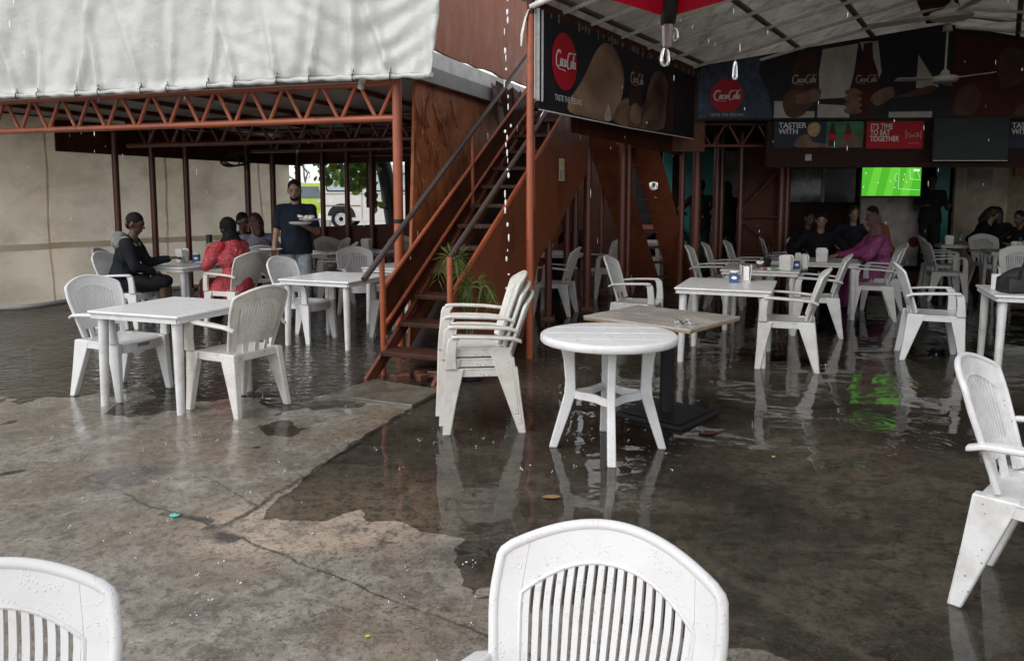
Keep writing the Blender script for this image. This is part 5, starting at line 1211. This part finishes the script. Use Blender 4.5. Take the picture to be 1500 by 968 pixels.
    for s in (1, -1):
        if sleeve >= 1:
            c.limb(sh[s], el[s], .066 * k, .056 * k); e = el[s].lerp(wr[s], min(1, sleeve - .06)); c.limb(el[s], e, .056 * k, .042)
        else:
            c.limb(sh[s], sh[s].lerp(el[s], sleeve), .064, .056)
    remeshed(c, 'shirt', cloth(*shirt), t, max(voxel, .010), 3, .011, 9, loc[0])
    if trousers:
        c = MB(); c.ell(pel, (.128, .165, .12))
        for s in (1, -1):
            c.limb(hp[s], kn[s], .098, .075)
            if leglen > .5: c.limb(kn[s], kn[s].lerp(an[s], leglen), .072, .054)
            else: c.limb(hp[s], kn[s].lerp(hp[s], .1), .1, .092)
        remeshed(c, 'trousers', cloth(*trousers), t, max(voxel, .010), 3, .008, 9, loc[1])
    sh_ = MB()
    for s in (1, -1): sh_.limb(an[s] + Vector((-.03, 0, -.05)), an[s] + Vector((.15, s * .02, -.062)), .044, .036)
    remeshed(sh_, 'shoes', M_BLACK, t, .012, 2)
    h = MB()
    if hair == 'short':
        h.ell(T((-.022, 0, .040)), (.098, .081, .098), hr, 18, 14); h.ell(T((-.054, 0, -.010)), (.058, .068, .070), hr); remeshed(h, 'hair', HAIR, t, .008, 1, .004, 40)
    elif hair == 'crop':
        h.ell(T((-.018, 0, .038)), (.100, .082, .099), hr, 18, 14); h.ell(T((-.052, 0, -.012)), (.058, .066, .070), hr); remeshed(h, 'hair', HAIR, t, .008, 1)
    elif hair and hair[0] == 'long':
        h.ell(T((-.026, 0, .030)), (.105, .092, .11), hr, 18, 14); h.limb(T((-.06, 0, 0)), T((-.085, 0, -.16)), .092, .075); remeshed(h, 'hair', simple('hair_' + hair[1], hair[2], .5, var=.5, scale=30, bump=.4), t, .010, 2, .008, 25)
    elif hair and hair[0] == 'scarf':
        h.ell(T((-.020, 0, .022)), (.108, .094, .122), hr, 18, 14); h.limb(T((-.03, 0, -.06)), nk + Vector((-.03, 0, -.07)), .088, .135); h.ell(nk + Vector((.0, 0, -.09)), (.13, .18, .09)); remeshed(h, 'headscarf', cloth(hair[1], hair[2]), t, .010, 3, .007, 14)
    if hoodie:
        h = MB(); h.ell(nk + Vector((-.10, 0, -.05)), (.10, .17, .14), Matrix.Rotation(R(-25), 3, 'Y')); h.limb(nk + Vector((-.02, .12, -.0)), nk + Vector((.07, .07, -.08)), .032, .02); h.limb(nk + Vector((-.02, -.12, -.0)), nk + Vector((.07, -.07, -.08)), .032, .02); remeshed(h, 'hood', cloth(*hoodie), t, .010, 3, .008, 16)
    if eyes:
        for s in (1, -1):
            e = MB(); e.ell(T((.083, s * .031, .010)), (.008, .013, .006), hr, 10, 8); e.build('eye', simple('eye_dark', (.02, .015, .012), .2), t)
            e = MB(); e.limb(T((.090, s * .016, .034)), T((.078, s * .05, .034)), .0055, .004, 6); e.build('eyebrow', HAIR, t)
        e = MB(); e.ell(T((.094, 0, -.062)), (.004, .022, .0045), hr, 10, 8); e.build('lips', simple('lips', (.16, .07, .06), .4), t)
    if beard:
        e = MB(); e.ell(T((.036, 0, -.080)), (.058, .056, .040), hr, 16, 12); e.ell(T((.092, 0, -.048)), (.010, .026, .007), hr); remeshed(e, 'beard', HAIR, t, .006, 1)
    return t, (lambda v: t.matrix_basis @ Vector(v)), wr
PV = .0075
# diners on the left
person('man in a black jacket with a grey hood sitting side-on at the left table', (-4.60, 8.97), yaw(.97, .22), True, .10, 'dark', (-8, 16), {1: ((.12, .06, -.25), (.38, -.02, -.20)), -1: ((.10, -.06, -.26), (.26, .08, -.33)), ('c', 1): .5}, ('black_jacket', (.014, .016, .020)), 1.0, ('black_shorts', (.016, .016, .018)), .2, 'crop', PV, hoodie=('grey_hood', (.22, .225, .21)), bulk=1.12, scale=1.03)
pr, pf, _ = person('diner in a crinkled red raincoat and black headscarf drinking at the left table', (-3.38, 9.10), yaw(-.90, .43), True, .10, 'brown', (5, 12), {1: ((.16, .06, -.22), (.27, -.09, -.03)), -1: ((.16, -.06, -.22), (.27, .09, -.02)), ('c', 1): 1.2, ('c', -1): 1.2}, ('red_shirt', (.40, .03, .045)), 1.0, ('dark_maroon', (.07, .01, .015)), 1, ('scarf', 'black', (.010, .010, .011)), PV, bulk=1.08, scale=.98)
def raincoat(t, name, col, lean, skirt, rough=.22):
    q = NT(name); c = q.coord(); n = q.noise(c, 9, 5, .7, 1.6); n2 = q.noise(c, 22, 4, .6, 1.0)
    b = q.mix(q.ramp(n, .35, .65), tuple(x * .6 for x in col), col); b = q.mix(q.math('MULTIPLY', q.ramp(n2, .54, .70), .22), b, (.62, .30, .31))  # second mix paints pale highlights of the crinkled plastic into the colour
    mt = q.pbr(b, rough, 0, q.bump(q.math('ADD', n, n2), .9, .03), .5)
    m = MB(); pel = Vector((-.06, 0, .52)); ch = pel + Vector((lean * .6, 0, .30)); nk = pel + Vector((lean, 0, .5))
    m.ell(ch + Vector((-.01, 0, .02)), (.155, .225, .235)); m.ell(pel + Vector((.02, 0, .06)), (.185, .235, .2)); m.limb(nk + Vector((0, .17, -.07)), nk + Vector((0, -.17, -.07)), .085, .085)
    for s in (1, -1): m.limb(nk + Vector((0, s * .19, -.06)), nk + Vector((.16, s * .25, -.28)), .085, .078)
    if skirt:
        m.limb(pel + Vector((-.02, 0, 0)), pel + Vector((.0, 0, -.16)), .17, .19); m.limb(pel + Vector((.05, .05, 0)), pel + Vector((.30, .1, -.10)), .15, .13); m.limb(pel + Vector((.05, -.05, 0)), pel + Vector((.30, -.1, -.10)), .15, .13)
    remeshed(m, 'raincoat', mt, t, .011, 3, .022, 7, 3.0)
raincoat(pr, 'red_raincoat', (.50, .045, .06), .10, True)
x = MB().box((0, 0, 0), (.055, .07, .12)).build('cup', M_BLACK, None, None, .01); x.location = (-3.74, 9.27, 1.02); tag(x, 'dark cup held up by the diner in red', 'cup')
person('diner with auburn hair and a grey-lilac top seen from behind near the waiter', (-3.60, 10.55), yaw(-.55, .83), True, .05, 'tan', (15, 8), None, ('lilac', (.24, .235, .29)), .8, ('dark', (.02, .02, .025)), 1, ('long', 'auburn', (.055, .012, .010)), .011, eyes=False)
person('dark-shirted man half hidden behind the auburn-haired diner', (-3.98, 11.1), yaw(.5, -.86), True, .05, 'dark', (30, 20), None, ('black', (.012, .012, .014)), 1, ('dark', (.02, .02, .025)), 1, 'short', .011)
wt, wf, wwr = person('bearded waiter in a navy polo shirt standing with plates in both hands', (-2.66, 9.25), yaw(.12, -.99), False, .0, 'brown', (6, 12), {1: ((.02, .07, -.28), (.24, -.02, -.215)), -1: ((.02, -.05, -.29), (.16, -.05, -.46)), ('n', 1): (0, 0, -1), ('c', 1): .45, ('n', -1): (0, 0, -1), ('c', -1): .5},
    ('navy_polo', (.012, .016, .026)), .72, ('pale_jeans', (.30, .34, .37)), 1, 'short', PV, beard=True, shirt_low=.06, scale=1.0)
bpy.context.view_layer.update()
def plate(label, pos, food=False, n=1):
    t = thing('plate', label, 'plate', pos, 0, 'plates carried by the waiter')
    for k in range(n): MB().lathe([(.05, 0), (.10, .008), (.135, .022), (.13, .024), (.04, .006)], c=(0, 0, .012 * k), n=32).build('dish', M_PAPER, t)
    if food:
        m = MB(); [m.ell((random.gauss(0, .04), random.gauss(0, .03), .02 + .012 * n + .02 * random.random()), (.03, .025, .018)) for _ in range(8)]; m.build('leftovers', simple('crumpled_napkins', (.66, .64, .60), .6), t)
L_ = wf((wwr[1].x + .06, wwr[1].y - .02, wwr[1].z + .03)); plate('stack of white plates with crumpled napkins on the waiter left forearm', (L_.x - .03, L_.y - .05, L_.z), False, 2)
plate('plate with leftovers tilted on top of the plate stack of the waiter', (L_.x + .08, L_.y - .03, L_.z + .05), True)
L_ = wf((wwr[-1].x + .07, wwr[-1].y, wwr[-1].z - .035)); plate('small white plate low in the other hand of the waiter', (L_.x - .02, L_.y - .03, L_.z))
m = MB(); f_ = lambda u, v, s: Vector((.136 + s, u, v)); m.prism([(.05, 1.30), (.12, 1.285), (.12, 1.315), (.05, 1.33)], f_, 0, .022); m.build('shirt_print', M_PAPER, wt, None)
# hall people
pr, _, _ = person('diner in a magenta raincoat leaning an arm on the hall table', (5.08, 10.40), yaw(-.96, .2), True, .10, 'brown', (-10, 10), {1: ((.24, .02, -.20), (.50, -.04, -.22)), -1: ((.22, -.02, -.2), (.46, .02, -.24))}, ('magenta', (.19, .035, .115)), 1.0, ('magenta', (.19, .035, .115)), 1, ('scarf', 'mauve', (.12, .06, .068)), .011, eyes=False, bulk=1.1, scale=1.0)
raincoat(pr, 'magenta_raincoat', (.24, .04, .145), .10, True, .4)
person('grey-haired man in a dark jacket facing us at the magenta raincoat table', (4.72, 11.5), yaw(-.3, -.95), True, .08, 'brown', (0, 8), None, ('black', (.012, .012, .014)), 1, ('dark', (.02, .02, .025)), 1, 'crop', .012, bulk=1.15, z0=.0)
HGp = 'diners in the dim hall'
person('dark-haired diner behind the man in the dark jacket, under the kitchen hatch', (5.62, 12.4), yaw(-.2, -.97), True, .06, 'tan', (0, 5), None, ('dark_navy', (.014, .016, .024)), 1, ('dark', (.02, .02, .025)), 1, ('long', 'black', (.012, .010, .010)), .013, HGp, z0=.08)
person('diner in a dull orange shirt bent forward below the football screen', (6.1, 12.35), yaw(-.9, -.2), True, .20, 'brown', (0, 25), None, ('orange', (.26, .075, .018)), .8, ('dark', (.02, .02, .025)), 1, 'short', .013, HGp, z0=.08)
person('dark seated figure left of the man in the dark jacket', (4.95, 12.6), yaw(.3, -.9), True, .05, 'dark', (0, 10), None, ('black', (.012, .012, .014)), 1, ('dark', (.02, .02, .025)), 1, 'short', .013, HGp)
person('waiter in black standing beside the football screen with a tray', (7.55, 13.6), yaw(-.2, -.98), False, 0, 'dark', (0, 5), {1: ((.05, .08, -.28), (.28, .02, -.22)), -1: ((.05, -.08, -.28), (.28, -.02, -.22))}, ('black', (.012, .012, .014)), .7, ('black_trousers', (.012, .012, .013)), 1, 'short', .013, HGp, z0=.22, eyes=False)
bx('dais', 'low dark step below the waiter beside the football screen', 'step', (7.9, 14.1, .10), (2.0, 1.4, .22), M_DARKW)
person('dark-haired diner bent over the rear right table', (8.55, 13.75), yaw(.6, -.6), True, .18, 'brown', (0, 30), None, ('black', (.012, .012, .014)), 1, ('dark', (.02, .02, .025)), 1, ('long', 'black', (.012, .010, .010)), .013, HGp, z0=.05, eyes=False)
person('upright dark-haired diner seen from behind at the rear right table', (8.95, 13.9), yaw(.2, .98), True, .04, 'brown', (0, 5), None, ('black', (.012, .012, .014)), 1, ('dark', (.02, .02, .025)), 1, ('long', 'black', (.012, .010, .010)), .013, HGp, z0=.05, eyes=False)
person('dark standing figure by the turquoise door, left of the two', (3.55, 14.2), yaw(.3, .9), False, 0, 'dark', (0, 0), None, ('black', (.012, .012, .014)), 1, ('black_trousers', (.012, .012, .013)), 1, 'short', .013, HGp, eyes=False, z0=.12)
person('dark standing figure in front of the pale wall patch, right of the two', (3.98, 14.0), yaw(.3, .9), False, 0, 'dark', (0, 0), None, ('black', (.012, .012, .014)), 1, ('black_trousers', (.012, .012, .013)), 1, ('scarf', 'black', (.010, .010, .011)), .013, HGp, eyes=False, z0=.08)
person('dark seated figure at the very dim table behind the leftmost poles', (3.15, 14.9), yaw(-.8, -.5), True, .08, 'dark', (0, 10), None, ('black', (.012, .012, .014)), 1, ('dark', (.02, .02, .025)), 1, 'short', .013, HGp, eyes=False)
person('figure in black at the bottle table behind the stair side panel', (1.0, 12.15), yaw(-.8, -.5), True, .08, 'dark', (0, 10), None, ('black', (.012, .012, .014)), 1, ('dark', (.02, .02, .025)), 1, 'short', .013, HGp, eyes=False)
person('figure in black cut by the right edge beyond the far right table', (8.75, 12.9), yaw(-.9, -.3), True, .08, 'dark', (0, 10), None, ('black', (.012, .012, .014)), 1, ('dark', (.02, .02, .025)), 1, 'short', .013, HGp, eyes=False)

# ------------------------------------------------------------------ street: car, van, trees
def car_paint(name, col): return simple(name, col, .25, var=.08, scale=3, Coat__Weight=.6)
M_GLASS = simple('car_glass', (.10, .13, .15), .08, var=.3, scale=2); M_TYRE = simple('tyre', (.015, .015, .015), .9, spec=.1); M_RIM = simple('steel_rim', (.42, .42, .42), .5, var=.5)
def wheel(t, x, y, r=.31, face=-1):
    m = MB(); q = [(r * .62, -.10), (r * .9, -.10), (r, -.07), (r, .07), (r * .9, .10), (r * .62, .10)]
    rt = Matrix.Rotation(R(90), 3, 'X'); m.lathe(q, n=28); m.v = [tuple(rt @ Vector(v) + Vector((x, y, r))) for v in m.v]; o = m.build('wheel', M_TYRE, t)
    m = MB(); m.lathe([(r * .2, .06), (r * .25, .10), (r * .5, .085), (r * .62, .10), (r * .62, .0), (.02, .0)], n=28); rt2 = Matrix.Rotation(R(90), 3, 'X'); m.v = [tuple(rt2 @ Vector(v) + Vector((x, y - .03, r))) for v in m.v]; m.build('rim', M_RIM, o)
# van, side on: x local to the right (towards the front), local -y faces us
t = thing('van', 'silver-white delivery van parked on the street beyond the opening', 'van', (-5.9, 24.0, .57), R(2)); M_VAN = car_paint('van_paint', (.62, .60, .57))
prof = smoothpoly([(-.02, .45), (.0, .95), (.05, 1.35), (.16, 1.86), (.30, 1.95), (1.6, 1.98), (3.3, 1.95), (3.55, 1.85), (4.0, 1.2), (4.35, 1.05), (4.45, .5), (4.35, .28), (2.2, .25), (.1, .28)], 4)
m = MB(); m.prism(prof, lambda u, v, s: Vector((u, s, v)), -.82, .82); m.build('body', M_VAN, t, 30, .06, 3)
vf = lambda u, v, s: Vector((u, -.822 - s, v))
def rpoly(u0, v0, u1, v1, r=.05, sl=0): return [(u0 + r, v0), (u1 - r, v0), (u1, v0 + r), (u1 - sl, v1 - r), (u1 - r - sl, v1), (u0 + r + sl, v1), (u0 + sl, v1 - r), (u0, v0 + r)]
for u0, u1 in ((.16, .98), (1.45, 2.3), (2.45, 3.2)):
    m = MB(); m.prism(rpoly(u0, 1.15, u1, 1.72), vf, 0, .012); o = m.build('window', M_BLACK, t, None, .004); m = MB(); m.prism(rpoly(u0 + .04, 1.19, u1 - .04, 1.68), vf, .012, .02); m.build('pane', simple('van_glass', (.42, .52, .54), .08, var=.35, scale=5), o, None)
m = MB()
for u in (1.25, 2.38, 3.35): m.box((u, -.825, 1.0), (.012, .01, 1.4))
m.box((1.8, -.826, 1.08), (3.6, .012, .02)); m.box((.6, -.826, .72), (1.2, .012, .04)); m.build('door_seams', simple('seam_grey', (.18, .17, .16), .5), t, None)
MB().box((1.9, -.85, .98), (.10, .04, .17)).build('door_handle', M_BLACK, t, None, .01)
m = MB(); m.prism(circ(.62, .36, .43, .43, 24, 0, 180) + [(.19, .3), (1.05, .3)][:0], vf, -.0, .008); m.build('wheel_arch', M_BLACK, t, None); wheel(t, .62, -.78); wheel(t, 3.6, -.78); wheel(t, .62, .78); wheel(t, 3.6, .78)
MB().box((.02, -.6, .85), (.05, .14, .3)).build('tail_light', V_RED, t, None, .01); MB().box((-.03, 0, .4), (.14, 1.6, .18)).build('bumper', M_VAN, t, None, .03)
# yellow-green car, rear towards us
t = thing('car', 'yellow-green small car with its dark tinted rear window, parked left of the van', 'car', (-7.62, 27.6, .57), R(101)); M_LIME = car_paint('lime_paint', (.36, .46, .03))
prof = smoothpoly([(-.02, .35), (-.04, .7), (.02, .95), (.2, 1.42), (.5, 1.52), (1.6, 1.53), (2.3, 1.42), (2.9, 1.05), (3.6, .92), (3.8, .6), (3.75, .3), (2, .25), (.1, .27)], 4)
m = MB(); m.prism(prof, lambda u, v, s: Vector((u, s, v)), -.82, .82); m.build('body', M_LIME, t, 30, .12, 3)
m = MB(); m.prism([(-.62, .98), (.62, .98), (.52, 1.38), (-.52, 1.38)], lambda u, v, s: Vector((.02 + (v - .98) * .42 - s - .012, u, v)), 0, .03); m.build('rear_window', M_GLASS, t, None, .004)
for s in (1, -1):
    m = MB(); m.prism([(.35, 1.0), (1.2, 1.0), (2.45, 1.02), (2.1, 1.36), (1.2, 1.42), (.5, 1.40)], lambda u, v, q: Vector((u, s * (.822 + q), v)), 0, .012); m.build('side_window', M_GLASS, t, None)
    m = MB(); m.ell((.0, s * .62, .80), (.06, .19, .10)); m.build('tail_light', simple('lamp_cluster', (.45, .42, .40), .15, var=.5, scale=9), t)
MB().box((-.05, 0, .62), (.04, .5, .12)).build('number_plate', M_BLACK, t, None, .005); m = MB(); m.box((-.03, 0, .40), (.12, 1.55, .2)); m.build('bumper', M_LIME, t, None, .05)
for xx in (.7, 3.0):
    for s in (1, -1): wheel(t, xx, s * .76, .30)
# dark clutter and leafy tree by the opening
def leafmat(name, c1, c2):
    q = NT(name); oi = q.t.nodes.new('ShaderNodeNewGeometry'); b = q.mix(oi.outputs['Random Per Island'], c1, c2)
    p = q.n('BsdfPrincipled', Roughness=.4); q.t.links.new(b, p.inputs['Base Color']); tr = q.n('BsdfTranslucent'); q.t.links.new(b, tr.inputs['Color']); mx = q.n('MixShader', Fac=.4)
    q.t.links.new(p.outputs[0], mx.inputs[1]); q.t.links.new(tr.outputs[0], mx.inputs[2]); q.t.links.new(mx.outputs[0], q.out.inputs['Surface']); return q.m
M_LEAF = leafmat('round_leaves', (.06, .15, .02), (.22, .34, .06)); M_BARK = simple('wet_black_bark', (.016, .014, .013), .5, var=.5, bump=.5)
t = thing('leafy_tree', 'tree with big round green leaves and a black trunk behind the street opening', 'tree', (-2.62, 15.3, 0))
m = MB(); m.tube([(.30, 0, 0), (.22, 0, 1.0), (.10, 0, 1.8), (-.06, 0, 2.6), (-.1, 0, 3.6)], [.20, .17, .16, .15, .12], 12); m.tube([(0.0, 0, 2.3), (-.4, -.1, 2.75), (-1.1, -.2, 2.6)], [.06, .04, .015], 8); m.tube([(.15, -.1, 1.3), (.0, -.25, 1.35), (-.18, -.3, 1.6), (-.4, -.3, 2.2)], [.02, .018, .016, .01], 6); m.build('trunk', M_BARK, t)
m = MB(); random.seed(11)
def leaf(m, c, r, n):
    n = Vector(n).normalized(); u = n.cross(Vector((0, .3, 1))).normalized(); w_ = n.cross(u); q = []
    for k in range(10):
        a = 2 * math.pi * k / 10; rr = r * (1 - .22 * max(0, math.cos(a)) ** 6); q.append(Vector(c) + u * math.cos(a) * rr + w_ * math.sin(a) * rr * .92 + n * .12 * r * math.cos(2 * a))
    m.add(q + [Vector(c) - n * .12 * r], [(k, (k + 1) % 10, 10) for k in range(10)])
for k in range(260):
    x_ = random.uniform(-1.35, .05); z_ = random.uniform(1.62 + .28 * abs(x_ + .55) * 1.1, 2.9); y_ = random.uniform(-.45, .5)
    if random.random() < .25: continue
    leaf(m, (x_, y_, z_), random.uniform(.055, .115), (random.gauss(0, .5), -1, random.gauss(.4, .5)))
for k in range(9): leaf(m, (random.uniform(-.3, .02), -.3, random.uniform(1.25, 1.6)), random.uniform(.05, .085), (random.gauss(0, .5), -1, .3))
m.build('crown', M_LEAF, t, None)
t = thing('bare_tree', 'bare twiggy tree standing far off above the yellow-green car', 'tree', (-10.9, 40, .57)); m = MB(); random.seed(5)
def branch(p, d, l, r, depth):
    q = p + d * l; m.tube([p, p.lerp(q, .5) + Vector((random.gauss(0, .04), 0, random.gauss(0, .04))) * l, q], [r, r * .85, r * .65], 5)
    if depth:
        for k in range(3 if depth > 1 else 2): branch(q, (d + Vector((random.gauss(0, .6), random.gauss(0, .4), random.gauss(.05, .4)))).normalized(), l * random.uniform(.55, .8), r * .6, depth - 1)
branch(Vector((0, 0, 0)), Vector((.0, 0, 1)), 1.6, .10, 5); m.build('trunk', simple('grey_bark', (.12, .10, .10), .8), t)
m = MB(); [m.ell((random.gauss(0, .9), 0, random.uniform(2.2, 3.6)), (.05, .05, .06)) for k in range(10)]; m.build('crown', simple('sparse_dull_leaves', (.16, .08, .08), .7), t)
h = MB(); h.box((-10, 62, .7), (120, 1, .8)); x = h.build('far_wall', simple('pale_far_wall', (.6, .6, .58), .7), None); tag(x, 'long pale wall on the far side of the street', 'wall')
x = MB().prism([(-.2, 0), (2.2, 0), (2.2, .35), (-.2, .35)], lambda u, v, s: Vector((u, s, v)), 0, .2).build('kerb_barrier', simple('grey_barrier', (.3, .3, .29), .6), None, None, .02); x.location = (-8.3, 25.2, .57); tag(x, 'low grey barrier rail in front of the yellow-green car', 'barrier')

# ------------------------------------------------------------------ plant by the stairs
t = thing('potted_plant', 'feathery green palm-like plant beside the stair rail post', 'plant', (-.36, 6.28, 0)); M_FERN = leafmat('fern_leaf', (.07, .11, .02), (.20, .24, .06)); random.seed(21)
MB().lathe([(.09, 0), (.12, .2), (.13, .24), (.115, .24)]).build('pot', M_BLACK, t)
stm = MB(); lv = MB()
def frond(base, tip, ctrl):
    pts = [tuple((1 - s) ** 2 * base[k] + 2 * s * (1 - s) * ctrl[k] + s * s * tip[k] for k in range(3)) for s in [i / 10 for i in range(11)]]
    stm.tube(pts, [.007 * (1 - .07 * i) for i in range(11)], 5)
    for i in range(3, 11):
        p = Vector(pts[i]); d = (Vector(pts[i]) - Vector(pts[i - 1])).normalized()
        for sg in (1, -1):
            side = d.cross(Vector((.25, 1, .2))).normalized() * sg; L_ = .15 * (1.15 - .06 * i) * random.uniform(.8, 1.15)
            e = p + (side * .8 + d * .55).normalized() * L_ + Vector((0, 0, -.05)); w_ = Vector((0, .5, .5)).cross(side).normalized() * .0115
            q = p.lerp(e, .5) + Vector((0, 0, .012)); lv.add([p, q + w_, e, q - w_], [(0, 1, 2, 3)])
stems = [((.0, 0, .22), (.02, .02, .80)), ((0, 0, .22), (-.12, -.02, 1.02)), ((0, 0, .22), (.10, 0, .76))]
for b, e in stems: stm.tube([b, (e[0] * .4, e[1], (b[2] + e[2]) / 2), e], .009, 6)
for k in range(15):
    a = k * .7; e = stems[k % 3][1]; r_ = random.uniform(.13, .235) * (.75 if k % 3 == 1 else 1); tp = (e[0] + r_ * math.cos(a), e[1] + r_ * math.sin(a) * .8, e[2] - random.uniform(.06, .22)); frond(e, tp, (e[0] + r_ * .5 * math.cos(a), e[1] + r_ * .4 * math.sin(a), e[2] + .10))
stm.build('stem', simple('fern_stem', (.10, .11, .04), .6), t); lv.build('leaf_fronds', M_FERN, t, None)

# ------------------------------------------------------------------ parasol overhead, drops, litter
t = thing('parasol', 'red parasol over the photographer, one dripping corner dipping into the top of the frame', 'parasol', (.085, .005, 0)); _q = NT('parasol_cloth'); _p = _q.n('BsdfPrincipled', Roughness=.5); _p.inputs['Base Color'].default_value = (.55, .015, .07, 1); _t = _q.n('BsdfTranslucent', Color=(.75, .02, .10, 1)); _x = _q.n('MixShader', Fac=.6)
_q.t.links.new(_p.outputs[0], _x.inputs[1]); _q.t.links.new(_t.outputs[0], _x.inputs[2]); _q.t.links.new(_x.outputs[0], _q.out.inputs['Surface']); M_RED = _q.m
cen = Vector((0, 0, 2.12)); tips = []
for k in range(8):
    a = R(84.5 + 45 * k); tips.append(Vector((.80 * math.cos(a), .80 * math.sin(a), 1.716)))
for k in range(8):
    a, b = tips[k], tips[(k + 1) % 8]; q = []; n = 8
    for i in range(n + 1):
        s = i / n
        for jx in range(n + 1):
            u = jx / n; p = cen.lerp(a.lerp(b, u), s); p = p + Vector((0, 0, .05 * s * math.sin(math.pi * s) + .014 * s * s * math.sin(math.pi * u))) - (a + b - 2 * Vector((0, 0, 1.716))).normalized() * .07 * s * math.sin(math.pi * u); q.append(p)
    m = MB(); m.add(q, [(i * (n + 1) + jx, i * (n + 1) + jx + 1, (i + 1) * (n + 1) + jx + 1, (i + 1) * (n + 1) + jx) for i in range(n) for jx in range(n)]); o = m.build('canopy_panel', M_RED, t, 60, fix=False); o.modifiers.new('s', 'SOLIDIFY').thickness = .002
    m = MB(); m.tube([cen - Vector((0, 0, .02)), cen.lerp(a, .5) + Vector((0, 0, .02)), a - Vector((0, 0, .006))], [.005, .005, .0065], 8, sq=(1.2, .7)); m.build('rib', M_BLACK, t)
    m = MB(); m.tube([a + Vector((0, 0, .01)), a - Vector((0, 0, .030))], [.007, .005], 8); m.build('rib_tip', simple('grey_tip', (.22, .22, .22), .3, .5), t)
MB().tube([(0, 0, 0), (0, 0, 2.15)], .02, 10).build('pole', M_BLACK, t); MB().lathe([(.25, 0), (.25, .05), (.05, .09)]).build('foot', M_BLACK, t)
tp = Vector(t.location) + tips[0]
def drop(p, r, label, l=1.0):
    m = MB(); m.lathe([(r * .05, r * 2.3 * l), (r * .45, r * 2.1 * l), (r * .75, r * 1.4 * l), (r * .92, r * .5), (r * .95, -r * .1), (r * .8, -r * .6), (r * .45, -r * .9), (r * .05, -r)], n=16); o = m.build('water_drop', M_DROP, None); o.location = p; tag(o, label, 'drop', 'falling water drops')
drop(tp + Vector((-.002, 0, -.044)), .006, 'swelling water drop hanging under the parasol tip')
drop(tp + Vector((.008, .0, -.02)), .004, 'smaller water bead on the right of the parasol tip')
drop((.225, 1.20, 1.55), .008, 'falling drop in front of the dark diagonal boards', .3); drop((.50, 1.72, 1.80), .007, 'long falling drop over the gable banner red disc', 2.2)
# dripping stream by the stairs and scattered rain drops
random.seed(9); m = MB(); zt = 4.2
while zt > .45:
    l = random.uniform(.012, .05); m.ell((random.gauss(0, .013), random.gauss(0, .013), zt), (random.uniform(.004, .010), random.uniform(.004, .009), l * .8), None, 8, 6); zt -= l + random.uniform(.02, .13)
M_SPLASH = simple('water_splash', (.80, .80, .80), .08, var=.1, spec=.8)
x = m.build('dripping_water', M_SPLASH, None); x.location = (-.045, 6.55, 0); tag(x, 'broken string of drops falling from the roof edge past the stairs', 'water drops', None, 'stuff')
m = MB()
for k in range(240):
    y_ = random.uniform(2.6, 10); x_ = random.uniform(-.72, .72) * y_; m.ell((x_, y_, random.uniform(.05, 3.0)), (.0016, .0016, random.uniform(.008, .022)), None, 6, 4)
x = m.build('rain', M_DROP, None); tag(x, 'fine rain drops falling over the whole yard', 'rain', None, 'stuff')
m = MB()
for k in range(170):
    y_ = random.uniform(2.0, 7.5); x_ = random.uniform(-.66, .3) * y_; z_ = max(0, ground_z(x_, y_)) + .004
    for j in range(random.randint(1, 4)): a = random.random() * 6.3; r_ = random.uniform(0, .02); m.ell((x_ + r_ * math.cos(a), y_ + r_ * math.sin(a), z_ + random.uniform(0, .022)), (random.uniform(.0012, .0032),) * 3, None, 6, 4)
x = m.build('rain_splashes', M_SPLASH, None); tag(x, 'tiny splashes of rain on the wet concrete', 'rain splashes', None, 'stuff')
# puddle drips on the foreground: litter
def scrap(name, label, cat, x, y, poly, mat, z=None):
    o = MB().prism(poly, lambda u, v, s: Vector((u, v, s + .15 * (u * u - v * v))), 0, .002).build(name, mat, None, None); o.location = (x, y, max(0, ground_z(x, y)) + .006); tag(o, label, cat)
scrap('dead_leaf', 'brown dead leaf lying in the water in front of the round table', 'leaf', .20, 3.72, smoothpoly([(-.045, 0), (-.01, .022), (.03, .018), (.05, 0), (.02, -.018), (-.02, -.016)]), simple('dead_leaf', (.26, .15, .06), .5))
scrap('turquoise_scrap', 'scrap of turquoise plastic on the pale concrete at the left', 'scrap', -1.62, 3.47, smoothpoly([(-.024, -.004), (-.006, .022), (.005, .008), (.02, .012), (.022, -.012), (0, -.022)]), simple('turquoise_plastic', (.12, .52, .45), .4))
scrap('yellow_leaf', 'tiny yellow leaf in the water right of the black pedestal', 'leaf', 1.55, 4.32, smoothpoly([(-.011, 0), (0, .007), (.013, .002), (0, -.006)]), simple('yellow_leaf', (.55, .50, .08), .5))
scrap('paper_bit', 'small yellowish paper bit at the bottom edge left of the middle', 'scrap', -.50, 2.46, smoothpoly([(-.009, 0), (0, .007), (.010, .002), (0, -.006)]), simple('yellow_leaf', (.55, .50, .08), .5))
scrap('sunken_leaf', 'dark red leaf sunk in the water right of the black pedestal', 'leaf', 1.28, 4.78, smoothpoly([(-.06, 0), (-.02, .04), (.04, .03), (.065, 0), (.03, -.03), (-.03, -.035)]), simple('sunken_red', (.07, .02, .016), .5))
for i in range(1):
    m = MB(); m.tube([(0, 0, .012), (.3, .1, .008), (.62, -.1, .008), (1.0, .02, .01)], .008, 6)
bpy.context.view_layer.update()
bpy.data.scenes.remove(TMP)
